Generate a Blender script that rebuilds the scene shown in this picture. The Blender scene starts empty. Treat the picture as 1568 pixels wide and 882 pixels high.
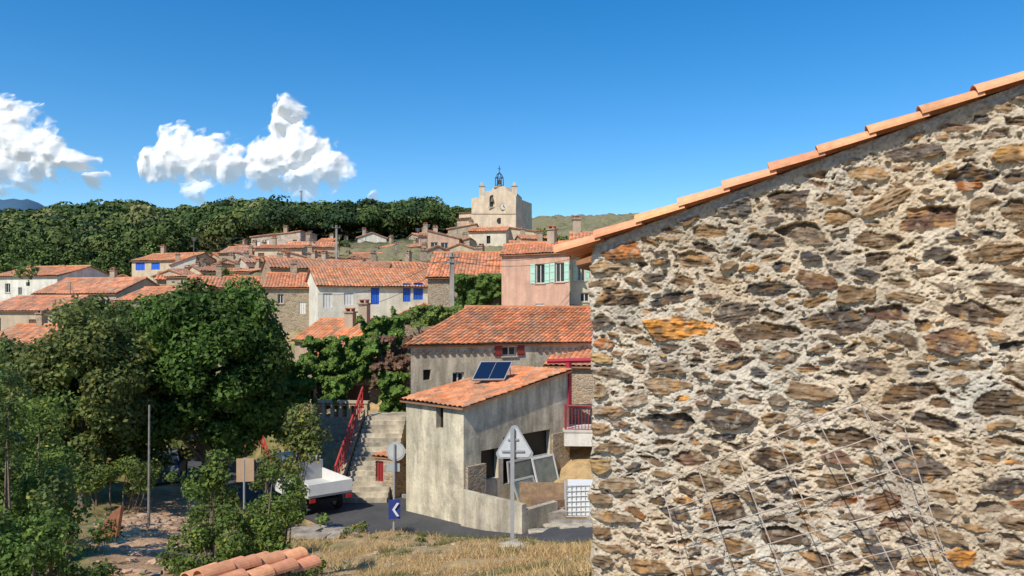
import bpy, math, random
import numpy as np
from mathutils import Vector
random.seed(7); rng=np.random.default_rng(11)
scene=bpy.context.scene
F=1132.0; HZ=480.0; CX=784.0
def S(px,py,d): return np.array([(px-CX)/F*d, d, (HZ-py)/F*d])
def A(*a): return np.array(a,dtype=float)
def nrm(v):
    v=np.asarray(v,dtype=float); return v/(np.linalg.norm(v)+1e-12)
# ---------------------------------------------------------------- noise
def _h(ix,iy,iz,seed):
    n=(ix.astype(np.int64)*374761393+iy.astype(np.int64)*668265263+iz.astype(np.int64)*2147483647+seed*974634777)&0xffffffff
    n=((n^(n>>13))*1274126177)&0xffffffff
    n=((n^(n>>16))*2246822519)&0xffffffff
    return ((n^(n>>15))&0xffff)/65535.0
def vn(x,y,z,seed=0):
    x=np.asarray(x,float);y=np.asarray(y,float)+0*x;z=np.asarray(z,float)+0*x
    xi=np.floor(x);yi=np.floor(y);zi=np.floor(z)
    fx=x-xi;fy=y-yi;fz=z-zi
    fx=fx*fx*(3-2*fx);fy=fy*fy*(3-2*fy);fz=fz*fz*(3-2*fz)
    r=0
    for a in (0,1):
        for b in (0,1):
            for c in (0,1):
                w=(fx if a else 1-fx)*(fy if b else 1-fy)*(fz if c else 1-fz)
                r=r+w*_h(xi+a,yi+b,zi+c,seed)
    return r
def fbm(x,y,z=0,seed=0,oc=4):
    s=0;a=.5;t=0
    for o in range(oc):
        s=s+a*vn(x*2**o,y*2**o,np.asarray(z)*2**o,seed+o*17);t+=a;a*=.5
    return s/t
def worley(x,y,seed=0,k=7.):
    xi=np.floor(x);yi=np.floor(y);s=0
    for i in (-1,0,1):
        for j in (-1,0,1):
            cx=xi+i+_h(xi+i,yi+j,0*xi,seed);cy=yi+j+_h(xi+i,yi+j,0*xi,seed+5)
            s=s+np.exp(-k*np.hypot(x-cx,y-cy))
    return -np.log(s)/k
# ---------------------------------------------------------------- mesh builder
class MB:
    def __init__(s): s.v=[];s.c=[];s.l=[];s.t=[];s.m=[];s.n=0
    def add(s,v,f,mat=0,col=(.5,.5,.5)):
        v=np.asarray(v,float).reshape(-1,3)
        c=np.asarray(col,float)
        if c.ndim==1: c=np.tile(c,(len(v),1))
        if isinstance(f,np.ndarray):
            s.l.append((f+s.n).ravel()); s.t.append(np.full(len(f),f.shape[1])); k=len(f)
        else:
            s.l.append(np.array([i+s.n for q in f for i in q])); s.t.append(np.array([len(q) for q in f])); k=len(f)
        s.m.append(np.full(k,mat) if np.isscalar(mat) else np.asarray(mat))
        s.v.append(v);s.c.append(c);s.n+=len(v)
    def build(s,name,mats,parent=None,smooth=False,origin=None):
        V=np.concatenate(s.v);C=np.concatenate(s.c);L=np.concatenate(s.l);T=np.concatenate(s.t);M=np.concatenate(s.m)
        o=np.zeros(3)
        if origin is not None: o=np.asarray(origin,float); 
        if parent is not None: o=np.array(parent.location)
        V=V-o
        me=bpy.data.meshes.new(name)
        me.vertices.add(len(V)); me.vertices.foreach_set("co",V.ravel().astype(np.float32))
        me.loops.add(len(L)); me.loops.foreach_set("vertex_index",L.astype(np.int32))
        me.polygons.add(len(T)); st=np.concatenate([[0],np.cumsum(T)[:-1]])
        me.polygons.foreach_set("loop_start",st.astype(np.int32))
        try: me.polygons.foreach_set("loop_total",T.astype(np.int32))
        except Exception: pass
        me.polygons.foreach_set("material_index",M.astype(np.int32))
        me.polygons.foreach_set("use_smooth",np.full(len(T),smooth))
        at=me.color_attributes.new("Col",'FLOAT_COLOR','POINT')
        at.data.foreach_set("color",np.concatenate([C,np.ones((len(C),1))],1).ravel().astype(np.float32))
        me.update(calc_edges=True); me.validate()
        for m in (mats if isinstance(mats,(list,tuple)) else [mats]): me.materials.append(m)
        ob=bpy.data.objects.new(name,me); scene.collection.objects.link(ob)
        if parent is None: ob.location=o
        else: ob.parent=parent
        return ob
def empty(name,loc):
    e=bpy.data.objects.new(name,None); e.location=[float(a) for a in loc]; e.empty_display_size=.3
    scene.collection.objects.link(e); return e
def box(mb,o,a,b,c,mat=0,col=(.5,.5,.5)):
    o,a,b,c=[np.asarray(q,float) for q in (o,a,b,c)]
    v=[o,o+a,o+a+b,o+b,o+c,o+a+c,o+a+b+c,o+b+c]
    mb.add(v,[(0,3,2,1),(4,5,6,7),(0,1,5,4),(1,2,6,5),(2,3,7,6),(3,0,4,7)],mat,col)
def cbox(mb,c,sx,sy,sz,ang=0,mat=0,col=(.5,.5,.5)):
    u=A(math.cos(ang),math.sin(ang),0);v=A(-math.sin(ang),math.cos(ang),0)
    box(mb,np.asarray(c)-u*sx/2-v*sy/2,u*sx,v*sy,A(0,0,sz),mat,col)
def tube(mb,pts,r,sides=8,mat=0,col=(.4,.4,.4),cap=True):
    pts=[np.asarray(p,float) for p in pts];n=len(pts)
    r=[r]*n if np.isscalar(r) else r
    vs=[]
    for i,p in enumerate(pts):
        d=nrm(pts[min(i+1,n-1)]-pts[max(i-1,0)])
        a=np.cross(d,A(0,0,1) if abs(d[2])<.9 else A(1,0,0));a=nrm(a);b=np.cross(d,a)
        for k in range(sides):
            t=2*math.pi*k/sides; vs.append(p+r[i]*(a*math.cos(t)+b*math.sin(t)))
    f=[(i*sides+k,i*sides+(k+1)%sides,(i+1)*sides+(k+1)%sides,(i+1)*sides+k) for i in range(n-1) for k in range(sides)]
    if cap: f+= [tuple(range(sides))[::-1],tuple((n-1)*sides+k for k in range(sides))]
    mb.add(vs,f,mat,col)
def poly_ext(mb,pts,ext,mat=0,col=(.5,.5,.5)):
    n=len(pts);P=[np.asarray(p,float) for p in pts];Q=[p+np.asarray(ext,float) for p in P]
    mb.add(P+Q,[tuple(range(n)),tuple(range(n,2*n))[::-1]]+[(i,i+n,(i+1)%n+n,(i+1)%n) for i in range(n)],mat,col)
# ---------------------------------------------------------------- materials
def newmat(name):
    m=bpy.data.materials.new(name);m.use_nodes=True;nt=m.node_tree;nt.nodes.clear()
    o=nt.nodes.new('ShaderNodeOutputMaterial');b=nt.nodes.new('ShaderNodeBsdfPrincipled')
    nt.links.new(b.outputs[0],o.inputs[0]);return m,nt,b,o
def colsrc(nt,col):
    if col is None:
        a=nt.nodes.new('ShaderNodeAttribute');a.attribute_name='Col';return a.outputs['Color']
    r=nt.nodes.new('ShaderNodeRGB');r.outputs[0].default_value=(*col,1);return r.outputs[0]
def noise(nt,scale,detail=5,rough=.6,vec=None,stretch=None):
    tc=nt.nodes.new('ShaderNodeTexCoord');src=tc.outputs['Object']
    if stretch:
        mp=nt.nodes.new('ShaderNodeMapping');mp.inputs['Scale'].default_value=stretch;nt.links.new(src,mp.inputs[0]);src=mp.outputs[0]
    n=nt.nodes.new('ShaderNodeTexNoise');n.inputs['Scale'].default_value=scale;n.inputs['Detail'].default_value=detail;n.inputs['Roughness'].default_value=rough
    nt.links.new(src,n.inputs['Vector']);return n.outputs['Fac']
def maprange(nt,v,a,b,c,d):
    m=nt.nodes.new('ShaderNodeMapRange');nt.links.new(v,m.inputs[0])
    for i,x in enumerate((a,b,c,d)): m.inputs[i+1].default_value=x
    return m.outputs[0]
def mulc(nt,c,f):
    m=nt.nodes.new('ShaderNodeVectorMath');m.operation='SCALE';nt.links.new(c,m.inputs[0])
    if isinstance(f,float): m.inputs['Scale'].default_value=f
    else: nt.links.new(f,m.inputs['Scale'])
    return m.outputs[0]
def mixc(nt,f,a,b):
    m=nt.nodes.new('ShaderNodeMix');m.data_type='RGBA'
    nt.links.new(f,m.inputs[0]);
    for s,x in ((6,a),(7,b)):
        if isinstance(x,tuple): m.inputs[s].default_value=(*x,1)
        else: nt.links.new(x,m.inputs[s])
    return m.outputs[2]
def bump(nt,b,h,strength,dist):
    bp=nt.nodes.new('ShaderNodeBump');bp.inputs['Strength'].default_value=strength;bp.inputs['Distance'].default_value=dist
    nt.links.new(h,bp.inputs['Height']);nt.links.new(bp.outputs[0],b.inputs['Normal'])
def mat(name,col=None,rough=.85,var=.25,scale=3,bs=0,bd=.02,bscale=20,metal=0,streak=0):
    m,nt,b,o=newmat(name);c=colsrc(nt,col)
    if var:
        c=mulc(nt,c,maprange(nt,noise(nt,scale),.3,.7,1-var,1+var))
        c=mulc(nt,c,maprange(nt,noise(nt,scale*9,4),.3,.7,1-var*.6,1+var*.6))
    if streak:
        c=mulc(nt,c,maprange(nt,noise(nt,2.2,5,.65,stretch=(1,1,.18)),.38,.62,1-streak,1+streak*.35))
        st=maprange(nt,noise(nt,.9,6,.7),.52,.66,0,streak*1.5);c=mixc(nt,st,c,(.17,.15,.125))
    nt.links.new(c,b.inputs['Base Color']);b.inputs['Roughness'].default_value=rough;b.inputs['Metallic'].default_value=metal
    b.inputs['Specular IOR Level'].default_value=.3
    if bs: bump(nt,b,noise(nt,bscale,6,.65),bs,bd)
    return m
def stonemat(name,sc=4.0,mortar=(.44,.36,.26)):
    m,nt,b,o=newmat(name)
    tc=nt.nodes.new('ShaderNodeTexCoord');mp=nt.nodes.new('ShaderNodeMapping');mp.inputs['Scale'].default_value=(1,1,1.9)
    nt.links.new(tc.outputs['Object'],mp.inputs[0])
    v=nt.nodes.new('ShaderNodeTexVoronoi');v.inputs['Scale'].default_value=sc;nt.links.new(mp.outputs[0],v.inputs['Vector'])
    e=nt.nodes.new('ShaderNodeTexVoronoi');e.feature='DISTANCE_TO_EDGE';e.inputs['Scale'].default_value=sc;nt.links.new(mp.outputs[0],e.inputs['Vector'])
    sep=nt.nodes.new('ShaderNodeSeparateColor');nt.links.new(v.outputs['Color'],sep.inputs[0])
    at=colsrc(nt,None)
    c=mixc(nt,sep.outputs[0],(.17,.13,.095),(.45,.35,.24))
    c=mixc(nt,maprange(nt,sep.outputs[1],.8,1,0,.7),c,(.42,.2,.08))
    f=maprange(nt,e.outputs['Distance'],.05,.13,0,1)
    c=mixc(nt,f,mortar,c)
    c=mixc(nt,maprange(nt,noise(nt,1.2),.4,.6,.15,.6),c,at)
    c=mulc(nt,c,maprange(nt,noise(nt,18,5),.3,.7,.75,1.25))
    nt.links.new(c,b.inputs['Base Color']);b.inputs['Roughness'].default_value=.95;b.inputs['Specular IOR Level'].default_value=.2
    bump(nt,b,f,.7,.04);return m
def leafmat(name,tr=.28):
    m,nt,b,o=newmat(name);c=colsrc(nt,None);nt.links.new(c,b.inputs['Base Color']);b.inputs['Roughness'].default_value=.6;b.inputs['Specular IOR Level'].default_value=.2
    t=nt.nodes.new('ShaderNodeBsdfTranslucent');c2=mulc(nt,c,1.4);nt.links.new(c2,t.inputs[0])
    mx=nt.nodes.new('ShaderNodeMixShader');mx.inputs[0].default_value=tr
    nt.links.new(b.outputs[0],mx.inputs[1]);nt.links.new(t.outputs[0],mx.inputs[2]);nt.links.new(mx.outputs[0],o.inputs[0]);return m
M_tile=mat('terracotta_tile',None,.85,.26,2.0)
M_plaster=mat('lime_render',None,.9,.14,1.2,.25,.02,12,streak=.14)
M_conc=mat('stained_render',None,.92,.20,1.5,.5,.025,10,streak=.36)
M_stone=stonemat('rubble_masonry')
M_paint=mat('painted_parts',None,.55,.08,4)
M_metal=mat('galvanised_steel',None,.5,.1,5,metal=.4)
M_rust=mat('rusty_steel',None,.8,.3,12)
M_wood=mat('bark',None,.95,.3,6,.6,.03,18)
M_leaf=leafmat('foliage')
M_far,nt,b,o=newmat('far_foliage');nt.links.new(colsrc(nt,None),b.inputs['Base Color']);b.inputs['Roughness'].default_value=.9;b.inputs['Specular IOR Level'].default_value=.1
M_glass,nt,b,o=newmat('window_glass');b.inputs['Base Color'].default_value=(.02,.025,.03,1);b.inputs['Roughness'].default_value=.08
M_solar,nt,b,o=newmat('solar_glass');b.inputs['Base Color'].default_value=(.008,.018,.05,1);b.inputs['Roughness'].default_value=.15
M_asph=mat('asphalt',(.07,.07,.073),.9,.2,.8,.5,.01,60)
M_plastic=mat('white_plastic',(.75,.75,.73),.4,.04,4)
# ---------------------------------------------------------------- terrain
ctrl=[(784,1.5,-1.7),(0,1.5,-1.8),(1568,1.5,-1.9),(905,6.5,-2.3),(1568,5,-2.7),(1150,6,-2.75),(1400,3.5,-2.3),(700,6.5,-2.6),(905,9,-3.05),(700,10,-3.65),(450,9,-3.6),(784,15,-4.72),(905,12,-4.0),(905,17,-5.4),(784,18.5,-5.65),
(700,19.5,-5.95),(603,20,-6.0),(520,21,-6.35),(460,20,-6.2),(400,17,-5.7),(300,15,-5.0),(220,14,-4.55),(230,22,-6.1),(250,28,-6.9),(100,20,-5.8),(0,12,-4.1),(0,25,-6.8),(150,30,-7.2),(0,6,-2.9),(300,8,-3.2),
(622,28,-7.5),(710,26.3,-7.45),(800,25,-7.2),(887,25.6,-7.0),(905,24,-6.9),(577,30,-7.5),(450,36,-7.6),(330,32,-7.4),(300,45,-6.5),(620,36,-5),(700,36,-5),(850,36,-4.5),(500,37.5,-5.1),(500,34,-7.7),(1200,15,-2.5),(1200,30,-3.5),
(500,45,-3.2),(700,45,-1),(850,48,0),(1100,45,1),(500,60,-1.5),(650,62,0),(350,60,-2.5),(100,60,-2.5),(100,78,0),(0,100,1.5),(250,90,3.4),(450,85,5),(600,95,8),(760,105,9.5),(900,100,9),(1300,100,10),
(0,150,8),(200,150,10),(400,140,13.5),(600,140,15),(760,140,16),(950,140,17),(200,200,19),(600,200,22),(850,200,24),(-200,200,17)]
ctrl+=[(p,300,z) for p,z in ((-300,27),(-100,30),(0,31),(100,34),(210,36.5),(265,32),(330,35.5),(430,37.5),(520,34.5),(600,35.5),(660,36),(730,35),(850,38),(950,37),(1300,37))]
ctrl+=[(p,480,24) for p in (-300,0,300,600,900,1300)]+[(p,3500,0) for p in (-400,200,800,1400)]
cp=[(math.atan2((p-CX)/F,1),math.log(d*math.hypot(1,(p-CX)/F)),z) for p,d,z in ctrl]
for th in (-2.9,-2,-1.2,1.2,2,2.9): cp+=[(th,math.log(2),-1.7),(th,math.log(25),-3 if th<0 else -1.5),(th,math.log(300),10),(th,math.log(3500),0)]
cp=np.array(cp);KQ=1.6
Qc=np.stack([cp[:,0]*KQ,cp[:,1]],1)
K=np.linalg.norm(Qc[:,None]-Qc[None],axis=2);n=len(K)
Mx=np.zeros((n+1,n+1));Mx[:n,:n]=-K;Mx[:n,n]=1;Mx[n,:n]=1
wts=np.linalg.solve(Mx,np.concatenate([cp[:,2],[0]]))
rd=[(1150,21.5,-6.5),(960,21.6,-6.75),(850,22.4,-6.95),(700,23.9,-7.35),(600,26.8,-7.5),(530,29.5,-7.6),(430,33,-7.75),(330,37,-7.8),(200,42,-7.9),(0,50,-8)]
rd=np.array([[(p-CX)/F*d,d,z] for p,d,z in rd])
def smooth_line(P,n=120):
    t=np.linspace(0,len(P)-1,n);out=[]
    for a in t:
        i=min(int(a),len(P)-2);f=a-i
        p0,p1,p2,p3=P[max(i-1,0)],P[i],P[i+1],P[min(i+2,len(P)-1)]
        out.append(.5*((2*p1)+(-p0+p2)*f+(2*p0-5*p1+4*p2-p3)*f*f+(-p0+3*p1-3*p2+p3)*f**3))
    return np.array(out)
RL=smooth_line(rd)
def ground(x,y,nz=True):
    x=np.atleast_1d(np.asarray(x,float));y=np.atleast_1d(np.asarray(y,float))
    th=np.arctan2(x,y)*KQ;r=np.hypot(x,y);lr=np.log(np.maximum(r,1.2))
    z=np.full(x.shape,wts[n])
    for i in range(n): z=z-wts[i]*np.sqrt((th-Qc[i,0])**2+(lr-Qc[i,1])**2)
    if nz: z=z+(fbm(x*.5,y*.5,0,3,5)-.5)*np.clip(r*.02,.12,3)+(fbm(x*2.5,y*2.5,0,9,3)-.5)*.12
    m=(r<70)&(r>15)
    if m.any():
        dx=x[m][:,None]-RL[None,:,0];dy=y[m][:,None]-RL[None,:,1];d=np.sqrt(dx*dx+dy*dy);k=d.argmin(1);dm=d.min(1)
        w=np.clip((3.6-dm)/1.3,0,1);w=w*w*(3-2*w)
        z[m]=z[m]*(1-w)+(RL[k,2]-.05)*w
    return z
def gz(px,d): return float(ground((px-CX)/F*d,d)[0])
def onground(px,d): return A((px-CX)/F*d,d,gz(px,d))
def pathx(r): return 215+(r-14)*3
th=np.concatenate([np.linspace(-math.pi,-.85,40,endpoint=False),np.linspace(-.85,.85,460,endpoint=False),np.linspace(.85,math.pi,41)])
rr=[.3]
while rr[-1]<6000:
    rr.append(rr[-1]*(1.011 if 5<rr[-1]<60 else 1.02 if rr[-1]<400 else 1.06)+.002)
rr=np.array(rr);T,R=np.meshgrid(th,rr);X=(R*np.sin(T)).ravel();Y=(R*np.cos(T)).ravel()
Z=ground(X,Y);nr,nth=len(rr),len(th)
idx=np.arange(nr*nth).reshape(nr,nth)
fq=np.stack([idx[:-1,:-1],idx[:-1,1:],idx[1:,1:],idx[1:,:-1]],-1).reshape(-1,4)
n1=fbm(X*.35,Y*.35,0,31,4);n2=fbm(X*1.7,Y*1.7,0,33,3);Rr=np.hypot(X,Y)
dry=A(.42,.29,.145);grn=A(.09,.112,.032);dirt=A(.52,.32,.18);dk=A(.045,.06,.022)
g=np.clip((n1*.6+n2*.4-.53)*6,0,1)[:,None];C=dry*(1-g*.8)+grn*g*.8
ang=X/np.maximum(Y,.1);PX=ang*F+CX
pw=np.clip(1-np.abs(PX-pathx(Rr))/85,0,1)*((Rr>9)&(Rr<34)&(Y>0));pw=np.clip(pw*2.8+ (n2-.5)*1.5*(pw>0),0,1)[:,None]
lf=((PX<470)&(Y>0)&(Rr<60))[:,None]
C=np.where(lf,C*.45+grn*.55,C);C=C*(1-pw)+dirt*(1-.25*(n1[:,None]>.55))*pw
fr=np.clip((Rr-40)/40,0,1)[:,None];C=C*(1-fr)+(A(.10,.12,.045)*g+A(.22,.19,.10)*(1-g))*fr
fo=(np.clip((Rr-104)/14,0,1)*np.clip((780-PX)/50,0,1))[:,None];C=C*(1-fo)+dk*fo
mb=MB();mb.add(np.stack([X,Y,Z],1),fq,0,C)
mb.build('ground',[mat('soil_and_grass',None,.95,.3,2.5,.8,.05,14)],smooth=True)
mb=MB();tg=np.gradient(RL[:,:2],axis=0);tg/=np.linalg.norm(tg,axis=1)[:,None];nn=np.stack([tg[:,1],-tg[:,0]],1)
offs=np.linspace(-2.2,2.2,9);V=[];
for i in range(len(RL)):
    for o_ in offs: V.append((RL[i,0]+nn[i,0]*o_,RL[i,1]+nn[i,1]*o_,RL[i,2]+.02-abs(o_)*.012))
k=len(offs);fa=[(i*k+j,i*k+j+1,(i+1)*k+j+1,(i+1)*k+j) for i in range(len(RL)-1) for j in range(k-1)]
mb.add(V,fa);road=mb.build('asphalt_road',[M_asph],smooth=True)
mb=MB()
for i in range(len(RL)-1):
    sd=2.26
    a=A(RL[i,0]+nn[i,0]*sd,RL[i,1]+nn[i,1]*sd,RL[i,2]-.1);b_=A(RL[i+1,0]+nn[i+1,0]*sd,RL[i+1,1]+nn[i+1,1]*sd,RL[i+1,2]-.1)
    box(mb,a,(b_-a)*.985,A(nn[i,0]*.14,nn[i,1]*.14,0),A(0,0,.2),0,(.33,.31,.28))
mb.build('road_kerb',[M_conc])
# ---------------------------------------------------------------- stone wall house in front
WA=A(.70,6.5);Wt=nrm(A(3.04,-1.1));Wn=A(Wt[1],-Wt[0])
SL=.335;ZT0=.60
def topz(s): return ZT0+SL*s
res=.0066;Ls=4.4;zb,zt=-3.0,2.15
ns,nz=int(Ls/res)+1,int((zt-zb)/res)+1
sg=np.linspace(0,Ls,ns);zg=np.linspace(zb,zt,nz);SG,ZG=np.meshgrid(sg,zg)
wx=SG+(fbm(SG*9,ZG*9,0,5,3)-.5)*.07;wz=ZG+(fbm(SG*9,ZG*9,0,8,3)-.5)*.055
wx=wx+(fbm(SG*40,ZG*40,0,15,2)-.5)*.020;wz=wz+(fbm(SG*40,ZG*40,0,18,2)-.5)*.018
occ=np.zeros((nz,ns),bool);cov=np.zeros((nz,ns));sh=np.zeros((nz,ns));scol=np.zeros((nz,ns,3));sang=np.zeros((nz,ns));sid=np.zeros((nz,ns))
pal=[(.088,.058,.038),(.115,.077,.048),(.165,.108,.062),(.092,.070,.055),(.22,.14,.075),(.155,.085,.052),(.28,.19,.11),(.068,.058,.052),(.18,.13,.088),(.24,.145,.07)]
rust=[(.46,.20,.045),(.36,.13,.04),(.42,.23,.07)]
cnt=0
def place(cs,cz,L,H,a,col,force=False,gap=.016,off=None):
    global cnt
    rad=max(L,H)*.62+.04
    i0,i1=max(0,int((cz-zb-rad)/res)),min(nz,int((cz-zb+rad)/res)+1);j0,j1=max(0,int((cs-rad)/res)),min(ns,int((cs+rad)/res)+1)
    if i1-i0<3 or j1-j0<3: return False
    px=wx[i0:i1,j0:j1]-cs;pz=wz[i0:i1,j0:j1]-cz;ca,sa=math.cos(a),math.sin(a)
    u=(px*ca+pz*sa)/(L/2);v=(-px*sa+pz*ca)/(H/2)
    f=np.zeros_like(u);nk=random.choice((4,5,6,7));t0=random.random()*6.28
    for k in range(nk):
        t=t0+2*math.pi*(k+random.uniform(-.35,.35))/nk
        f=np.maximum(f,(u*math.cos(t)+v*math.sin(t))/random.uniform(.68,1.0))
    f=np.maximum(f,np.sqrt(u*u+v*v)*.8)
    ins=f<1; grow=f<1+2*gap/min(L,H)
    if not force and (occ[i0:i1,j0:j1]&grow).any(): return False
    if force and (occ[i0:i1,j0:j1]&ins).sum()>.12*ins.sum(): return False
    occ[i0:i1,j0:j1]|=ins
    w=np.clip((1.02-f)*min(L,H)/.016,0,1);w=w*w*(3-2*w)
    m=w>cov[i0:i1,j0:j1]
    cov[i0:i1,j0:j1][m]=w[m]
    if off is None: off=random.choice((-.028,-.018,-.008,.008,.018,.026))
    tilt=random.uniform(-.14,.14);tl2=random.uniform(-.40,.12)
    h=off+px*tilt+pz*tl2
    sh[i0:i1,j0:j1][m]=h[m]
    scol[i0:i1,j0:j1][m]=np.array(col)*random.uniform(.72,1.35);sang[i0:i1,j0:j1][m]=a;cnt+=1;sid[i0:i1,j0:j1][m]=cnt
    return True
def uv_on_wall(px,py):
    k=(px-CX)/F;s=(k*WA[1]-WA[0])/(Wt[0]-k*Wt[1]);d=WA[1]+Wt[1]*s;return s,(HZ-py)/F*d
for px,py,L,H,c in ((1040,503,.64,.20,0),(952,382,.40,.20,1),(1555,235,.3,.19,2),(925,524,.24,.11,1),(1470,855,.26,.15,0),(1445,260,.22,.11,2),(1480,285,.24,.1,1)):
    s_,z_=uv_on_wall(px,py);place(s_,z_,L,H,random.uniform(-.1,.1),rust[c],True,off=.018)
for px,py,L,H in ((1285,490,.54,.22),(1170,370,.38,.18),(1115,310,.36,.20),(1400,235,.40,.16),(950,455,.5,.17),(1175,510,.44,.17),(1250,430,.36,.18),(1400,720,.48,.27),(1310,450,.34,.14),(1180,440,.45,.14),(1425,335,.44,.20),(1110,640,.46,.19),(1530,390,.48,.17),(1360,480,.4,.13),(1540,620,.44,.22),(1280,740,.36,.16),(1060,400,.4,.15),(1240,600,.4,.16),(1390,600,.42,.18),(1020,590,.4,.15),(1480,270,.38,.16),(1330,560,.4,.15),(1500,480,.42,.19),(1080,740,.4,.16),(1200,820,.44,.17),(1350,850,.4,.17)):
    s_,z_=uv_on_wall(px,py);place(s_,z_,L,H,random.uniform(-.15,.15),random.choice(pal[:6]+[pal[7]]),True)
z_=-2.5;i_=0
while z_<.5:
    H=random.uniform(.09,.16);L=random.uniform(.34,.5) if i_%2 else random.uniform(.18,.28)
    place(L/2-.02,z_+H/2,L,H,random.uniform(-.05,.05),random.choice([pal[4],pal[6],pal[8],pal[2],(.28,.18,.08)]),True,off=.018);z_+=H+.025;i_+=1
for cntt,l0,l1,att in ((90,.28,.44,2600),(330,.17,.28,7000),(700,.11,.17,9500),(760,.06,.11,9000),(560,.03,.06,5500)):
    kk=0
    for _ in range(att):
        if kk>=cntt: break
        s_=random.uniform(0,Ls);z0_=random.uniform(zb,min(zt,topz(s_)-.09))
        L=random.uniform(l0,l1);H=L*random.uniform(.24,.55)
        c=random.choice(rust) if random.random()<.04 else random.choice(pal)
        kk+=place(s_,z0_,L,max(H,.02),random.gauss(0,.22),c,gap=.012 if l0>.1 else .008)
covb=cov
ms=(fbm(SG*7,ZG*7,0,41,5)-.5);mf=fbm(SG*60,ZG*60,0,43,4)-.5
uu=SG*np.cos(sang)+ZG*np.sin(sang);vv=-SG*np.sin(sang)+ZG*np.cos(sang)
lam=fbm(uu*9+sid*3.1,vv*85,sid,51,3)-.5;lam2=fbm(uu*14+sid*7,vv*22,sid,55,4)-.5
hm=ms*.06+mf*.030
hs=sh+lam*.028+lam2*.055+mf*.008
Hh=hm*(1-covb)+hs*covb
Hh=Hh-.018*np.exp(-((covb-.35)/.25)**2)*(fbm(SG*5,ZG*5,0,61,3)>.45)
pits=np.clip(.31-fbm(SG*28,ZG*40,0,71,3),0,1);Hh=Hh-pits*.16*(1-covb)
mc=np.array([.57,.475,.355])[None,None]*(.88+.5*(fbm(SG*3,ZG*3,0,81,4)[...,None]-.5)+.4*mf[...,None])
warm=fbm(SG*1.7,ZG*1.7,0,91,3)[...,None];mc=mc*(1-(warm-.5)*np.array([-.12,.12,.45]))
stc=scol*(1+1.1*lam[...,None]+1.3*lam2[...,None])
isr=(scol[...,0]>scol[...,2]*3.9)[...,None]
dp_=np.clip((fbm(uu*10+sid*5,vv*18,sid,59,4)-.47)*7,0,1)[...,None]*isr;stc=stc*(1-dp_*.8)+np.array([.12,.075,.045])*dp_*.8
pt=np.clip((fbm(uu*11+sid*5,vv*20,sid,57,4)-.55)*7,0,1)[...,None];stc=stc*(1-pt*.7)+np.array([.33,.18,.07])*pt*.7*(.6+.7*(sid%3==0)[...,None])
dust=np.clip((fbm(SG*22,ZG*22,0,95,4)-.58)*6,0,1)[...,None]*.5;stc=stc*(1-dust)+mc*.85*dust
cc=covb[...,None];WC=np.clip(mc*(1-cc)+stc*cc,.015,1)
bandm=np.clip((ZG-(topz(SG)-.09-.05*(fbm(SG*6,ZG*6,0,99,3)-.5)))/.02,0,1);WC=WC*(1-bandm[...,None])+np.array([.34,.31,.27])*bandm[...,None]*(1+mf[...,None]);Hh=Hh*(1-bandm*.6)+.012*bandm
edge=np.exp(-SG/.04);so=SG+edge*((fbm(ZG*5,0*ZG,0,77,4)-.5)*.12-.02)
Hh=Hh-.05*np.exp(-SG/.018)
VX=WA[0]+Wt[0]*so+Wn[0]*Hh;VY=WA[1]+Wt[1]*so+Wn[1]*Hh
ii=np.arange(ns*nz).reshape(nz,ns);keep=(ZG<=topz(SG)+.0)
kf=keep[1:,1:]&keep[1:,:-1]
fw=np.stack([ii[:-1,:-1],ii[:-1,1:],ii[1:,1:],ii[1:,:-1]],-1)[kf]
wall_e=empty('stone_gable_house',(WA[0],WA[1],-2.15))
mb=MB();mb.add(np.stack([VX.ravel(),VY.ravel(),ZG.ravel()],1),fw,0,WC.reshape(-1,3))
M_wall=mat('rubble_wall_face',None,.95,.12,25,.9,.006,110)
mb.build('rubble_gable_wall',[M_wall],wall_e,smooth=True)
print('stones',cnt,'cover',covb.mean())
def W3(s,z,out=0.,back=0.):
    return A(WA[0]+Wt[0]*s+Wn[0]*(out-back),WA[1]+Wt[1]*s+Wn[1]*(out-back),z)
mb=MB();Lw=9.0;Dw=9.0;rz=topz(Lw*.5+.5);sr=Lw*.5+.5
mb.add([W3(Ls-.02,-3,-.03),W3(Lw,-3),W3(Lw,topz(2*sr-Lw)),W3(sr,rz-.02),W3(Ls-.02,topz(Ls)-.02,-.03)],[(0,1,2,3,4)],0,(.3,.25,.18))
mb.add([W3(.02,-5,0,Dw),W3(.02,-5,-.03),W3(.02,ZT0,-.03),W3(.02,ZT0,0,Dw)],[(0,1,2,3)],0,(.3,.25,.18))
mb.add([W3(Lw,-5),W3(Lw,-5,0,Dw),W3(Lw,topz(2*sr-Lw),0,Dw),W3(Lw,topz(2*sr-Lw))],[(0,1,2,3)],0,(.3,.25,.18))
mb.add([W3(Lw,-5,0,Dw),W3(.02,-5,0,Dw),W3(.02,ZT0,0,Dw),W3(sr,rz,0,Dw),W3(Lw,topz(2*sr-Lw),0,Dw)],[(0,1,2,3,4)],0,(.3,.25,.18))
mb.build('outer_walls',[M_stone],wall_e)
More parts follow.
